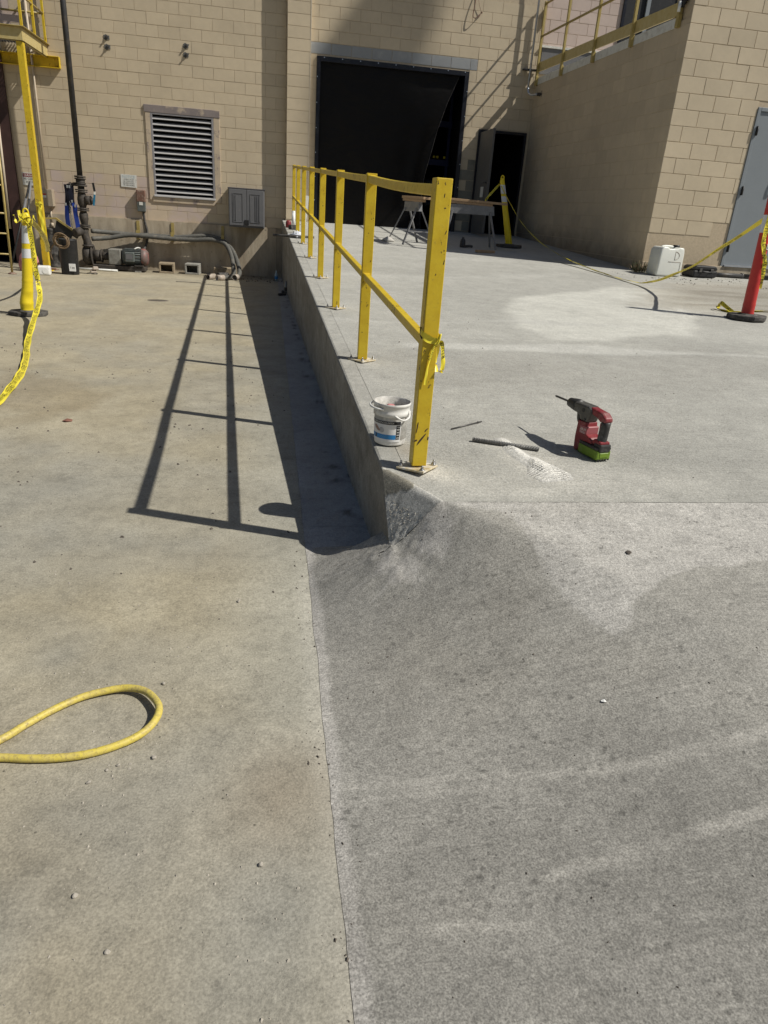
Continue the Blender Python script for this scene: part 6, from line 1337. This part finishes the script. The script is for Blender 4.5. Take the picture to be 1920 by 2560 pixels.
m = MB(); m.tube(cr([(0, 0, .004), (.2, .03, .004), (.45, .0, .004)], 4), .006, 6); tag(m.build('wire_end', 'rubber', None, loc=(-1.75, 14.1, float(zfloor(14.1)))), 'short dark wire lying on the yard below the hollow blocks', 'wire')
m = MB(); m.lathe([(0, .004), (.10, .003), (.12, 0)], n=20, mat=Matrix.Diagonal((1.3, .9, 1, 1))); tag(m.build('puddle_mark', 'clod', None, loc=(-1.66, 11.15, float(zfloor(11.15)) + .001)), 'flat dark lid on the yard right of the battered yellow post', 'lid')

# ------------------------------------------------------------------ pebbles and grit
r_ = random.Random(21)
def pebble_mesh(seed, mat):
    bm = bmesh.new(); bmesh.ops.create_icosphere(bm, subdivisions=2, radius=1.0)
    q = random.Random(seed); off = Vector((q.uniform(0, 9), q.uniform(0, 9), q.uniform(0, 9)))
    for v in bm.verts: v.co *= 1 + .55 * mn.noise(v.co * 1.1 + off); v.co.z *= .7
    me = bpy.data.meshes.new('pebble'); bm.to_mesh(me); bm.free(); me.materials.append(M[mat]); return me
PB = [pebble_mesh(k, 'stone') for k in range(5)]
PEB = ((-.318, 1.790, .0065, 'pale pebble just beyond the round end of the yellow hose loop'), (-.385, 1.455, .0055, 'small pebble hard against the outside of the hose loop curve'), (-.41, 1.44, .0045, 'tiniest pebble of the cluster below the hose loop'),
       (-.30, 1.475, .0075, 'large grey pebble right of the hose loop'), (-.445, 1.40, .006, 'round pebble in front of the lower run of the hose'), (-.115, 2.27, .008, 'angular pebble alone on the yard between the hose and the railing shadow'),
       (-.63, 1.30, .009, 'crumbly pale lump in front of the hose at the left edge'), (-.02, 1.12, .006, 'pebble on the yard close to the joint with the apron'), (-.31, .95, .006, 'pebble nearest the bottom edge of the photo on the yard'), (-.40, 1.08, .007, 'pebble lying between the hose and the bottom left corner'))
for (x, y, s, lb) in PEB:
    o = bpy.data.objects.new('pebble', r_.choice(PB)); COL.objects.link(o); o.location = (x, y, float(zfloor(y)) + s * .45); o.scale = (s, s * r_.uniform(.7, 1), s); o.rotation_euler = (0, 0, r_.uniform(0, 6)); tag(o, lb, 'pebble', 'pebbles on the yard')
o = bpy.data.objects.new('dead_leaf', PB[0]); 
m = MB(); m.add([(-.03, 0, .004), (0, -.02, .010), (.03, 0, .003), (.035, .01, .012), (0, .022, .016)], [(0, 1, 4), (1, 2, 3, 4)]); m.add([(-.03, 0, .0), (0, -.02, .006), (.03, 0, .0), (.035, .01, .008), (0, .022, .012)], [(4, 1, 0), (4, 3, 2, 1)]); tag(m.build('dead_leaf', 'leaf_brown', None, loc=(-1.30, 4.60, float(zfloor(4.6)))), 'curled brown leaf on the open yard', 'leaf')
bpy.data.objects.remove(o)
for (x, y, s) in ((1.24, 2.02, .010), (1.70, 3.40, .012)):
    o = bpy.data.objects.new('dirt_clod', pebble_mesh(30 + int(x * 10), 'clod')); COL.objects.link(o); z = float(zap(x, y)) if y < 2.33 else float(S(y)); o.location = (x, y, z + s * .3); o.scale = (s, s, s * .7); tag(o, 'dark dirt clod on the pale concrete near the ramp joint' if y < 2.3 else 'dark dirt clod on the slab beyond the rotary hammer', 'clod')
def scatter(name, n, region, size, mat, seed, zf):
    q = random.Random(seed); m = MB(); base = [tuple(v) for v in ((-1, -.6, 0), (1, -.7, 0), (.9, .8, 0), (-.8, .7, 0), (-.3, -.2, .9), (.4, .1, .8))]; F = [(0, 1, 5, 4), (1, 2, 5), (2, 3, 4, 5), (3, 0, 4)]
    for _ in range(n):
        x, y = region(q); s = size * (q.random() ** 3 * 1.6 + .35); a = q.uniform(0, 2 * PI); z = zf(x, y) - s * .15; ca_, sa_ = math.cos(a), math.sin(a)
        m.add([(x + s * (px * ca_ - py_ * sa_) * .6, y + s * (px * sa_ + py_ * ca_) * .6, z + s * pz * .75) for px, py_, pz in base], F)
    o = m.build(name, mat); o['kind'] = 'stuff'; return o
def clustered(x0, x1, y0, y1, k=14, seed=1, spread=.07, frac=.6):
    q0 = random.Random(seed); cs_ = [(q0.uniform(x0, x1), q0.uniform(y0, y1)) for _ in range(k)]
    def f(q):
        if q.random() < frac:
            c = q.choice(cs_); return min(max(q.gauss(c[0], spread), x0), x1), min(max(q.gauss(c[1], spread), y0), y1)
        return q.uniform(x0, x1), q.uniform(y0, y1)
    return f
scatter('gravel', 900, clustered(-1.0, .14, .6, 2.6, 26, 4), .0042, 'stone', 5, lambda x, y: float(zfloor(y)))
scatter('gravel', 620, clustered(-2.6, .1, 2.0, 8, 30, 6, .16), .0085, 'clod', 7, lambda x, y: float(zfloor(y)))
scatter('gravel', 160, clustered(.10, .17, .6, 2.8, 12, 12, .03), .0050, 'clod', 9, lambda x, y: float(zfloor(y)))
scatter('gravel', 230, clustered(.2, 1.7, .7, 2.3, 16, 8, .1, .4), .0038, 'clod', 10, lambda x, y: float(zap(x, y)))
scatter('gravel', 90, clustered(.7, 3.0, 2.5, 6, 10, 8, .1, .5), .0055, 'clod', 11, lambda x, y: float(S(y)))
scatter('gravel', 260, clustered(5.0, 8, 9.2, 10.3, 12, 3, .1), .012, 'clod', 13, lambda x, y: float(S(y)))
scatter('gravel', 420, lambda q: (max(.465, min(.62, q.gauss(.51, .04))), q.gauss(2.44, .05)), .0028, 'stone', 14, lambda x, y: float(zcorner(x, y)) if ndist(x, y) > .06 else -1)
scatter('gravel', 160, lambda q: (q.gauss(-.05, .5) - .4, q.uniform(14.9, 16.2)), .022, 'clod', 15, lambda x, y: float(zfloor(y)))
m = MB(); m.add([(-.008, 0, .002), (0, -.006, .004), (.009, -.002, .001), (.004, .006, .005), (-.005, .005, .002)], [(0, 1, 2, 3, 4)]); tag(m.build('white_scrap', 'white', None, loc=(.93, 1.47, float(zap(.93, 1.47)) + .001)), 'tiny bright white scrap on the grey apron', 'scrap')
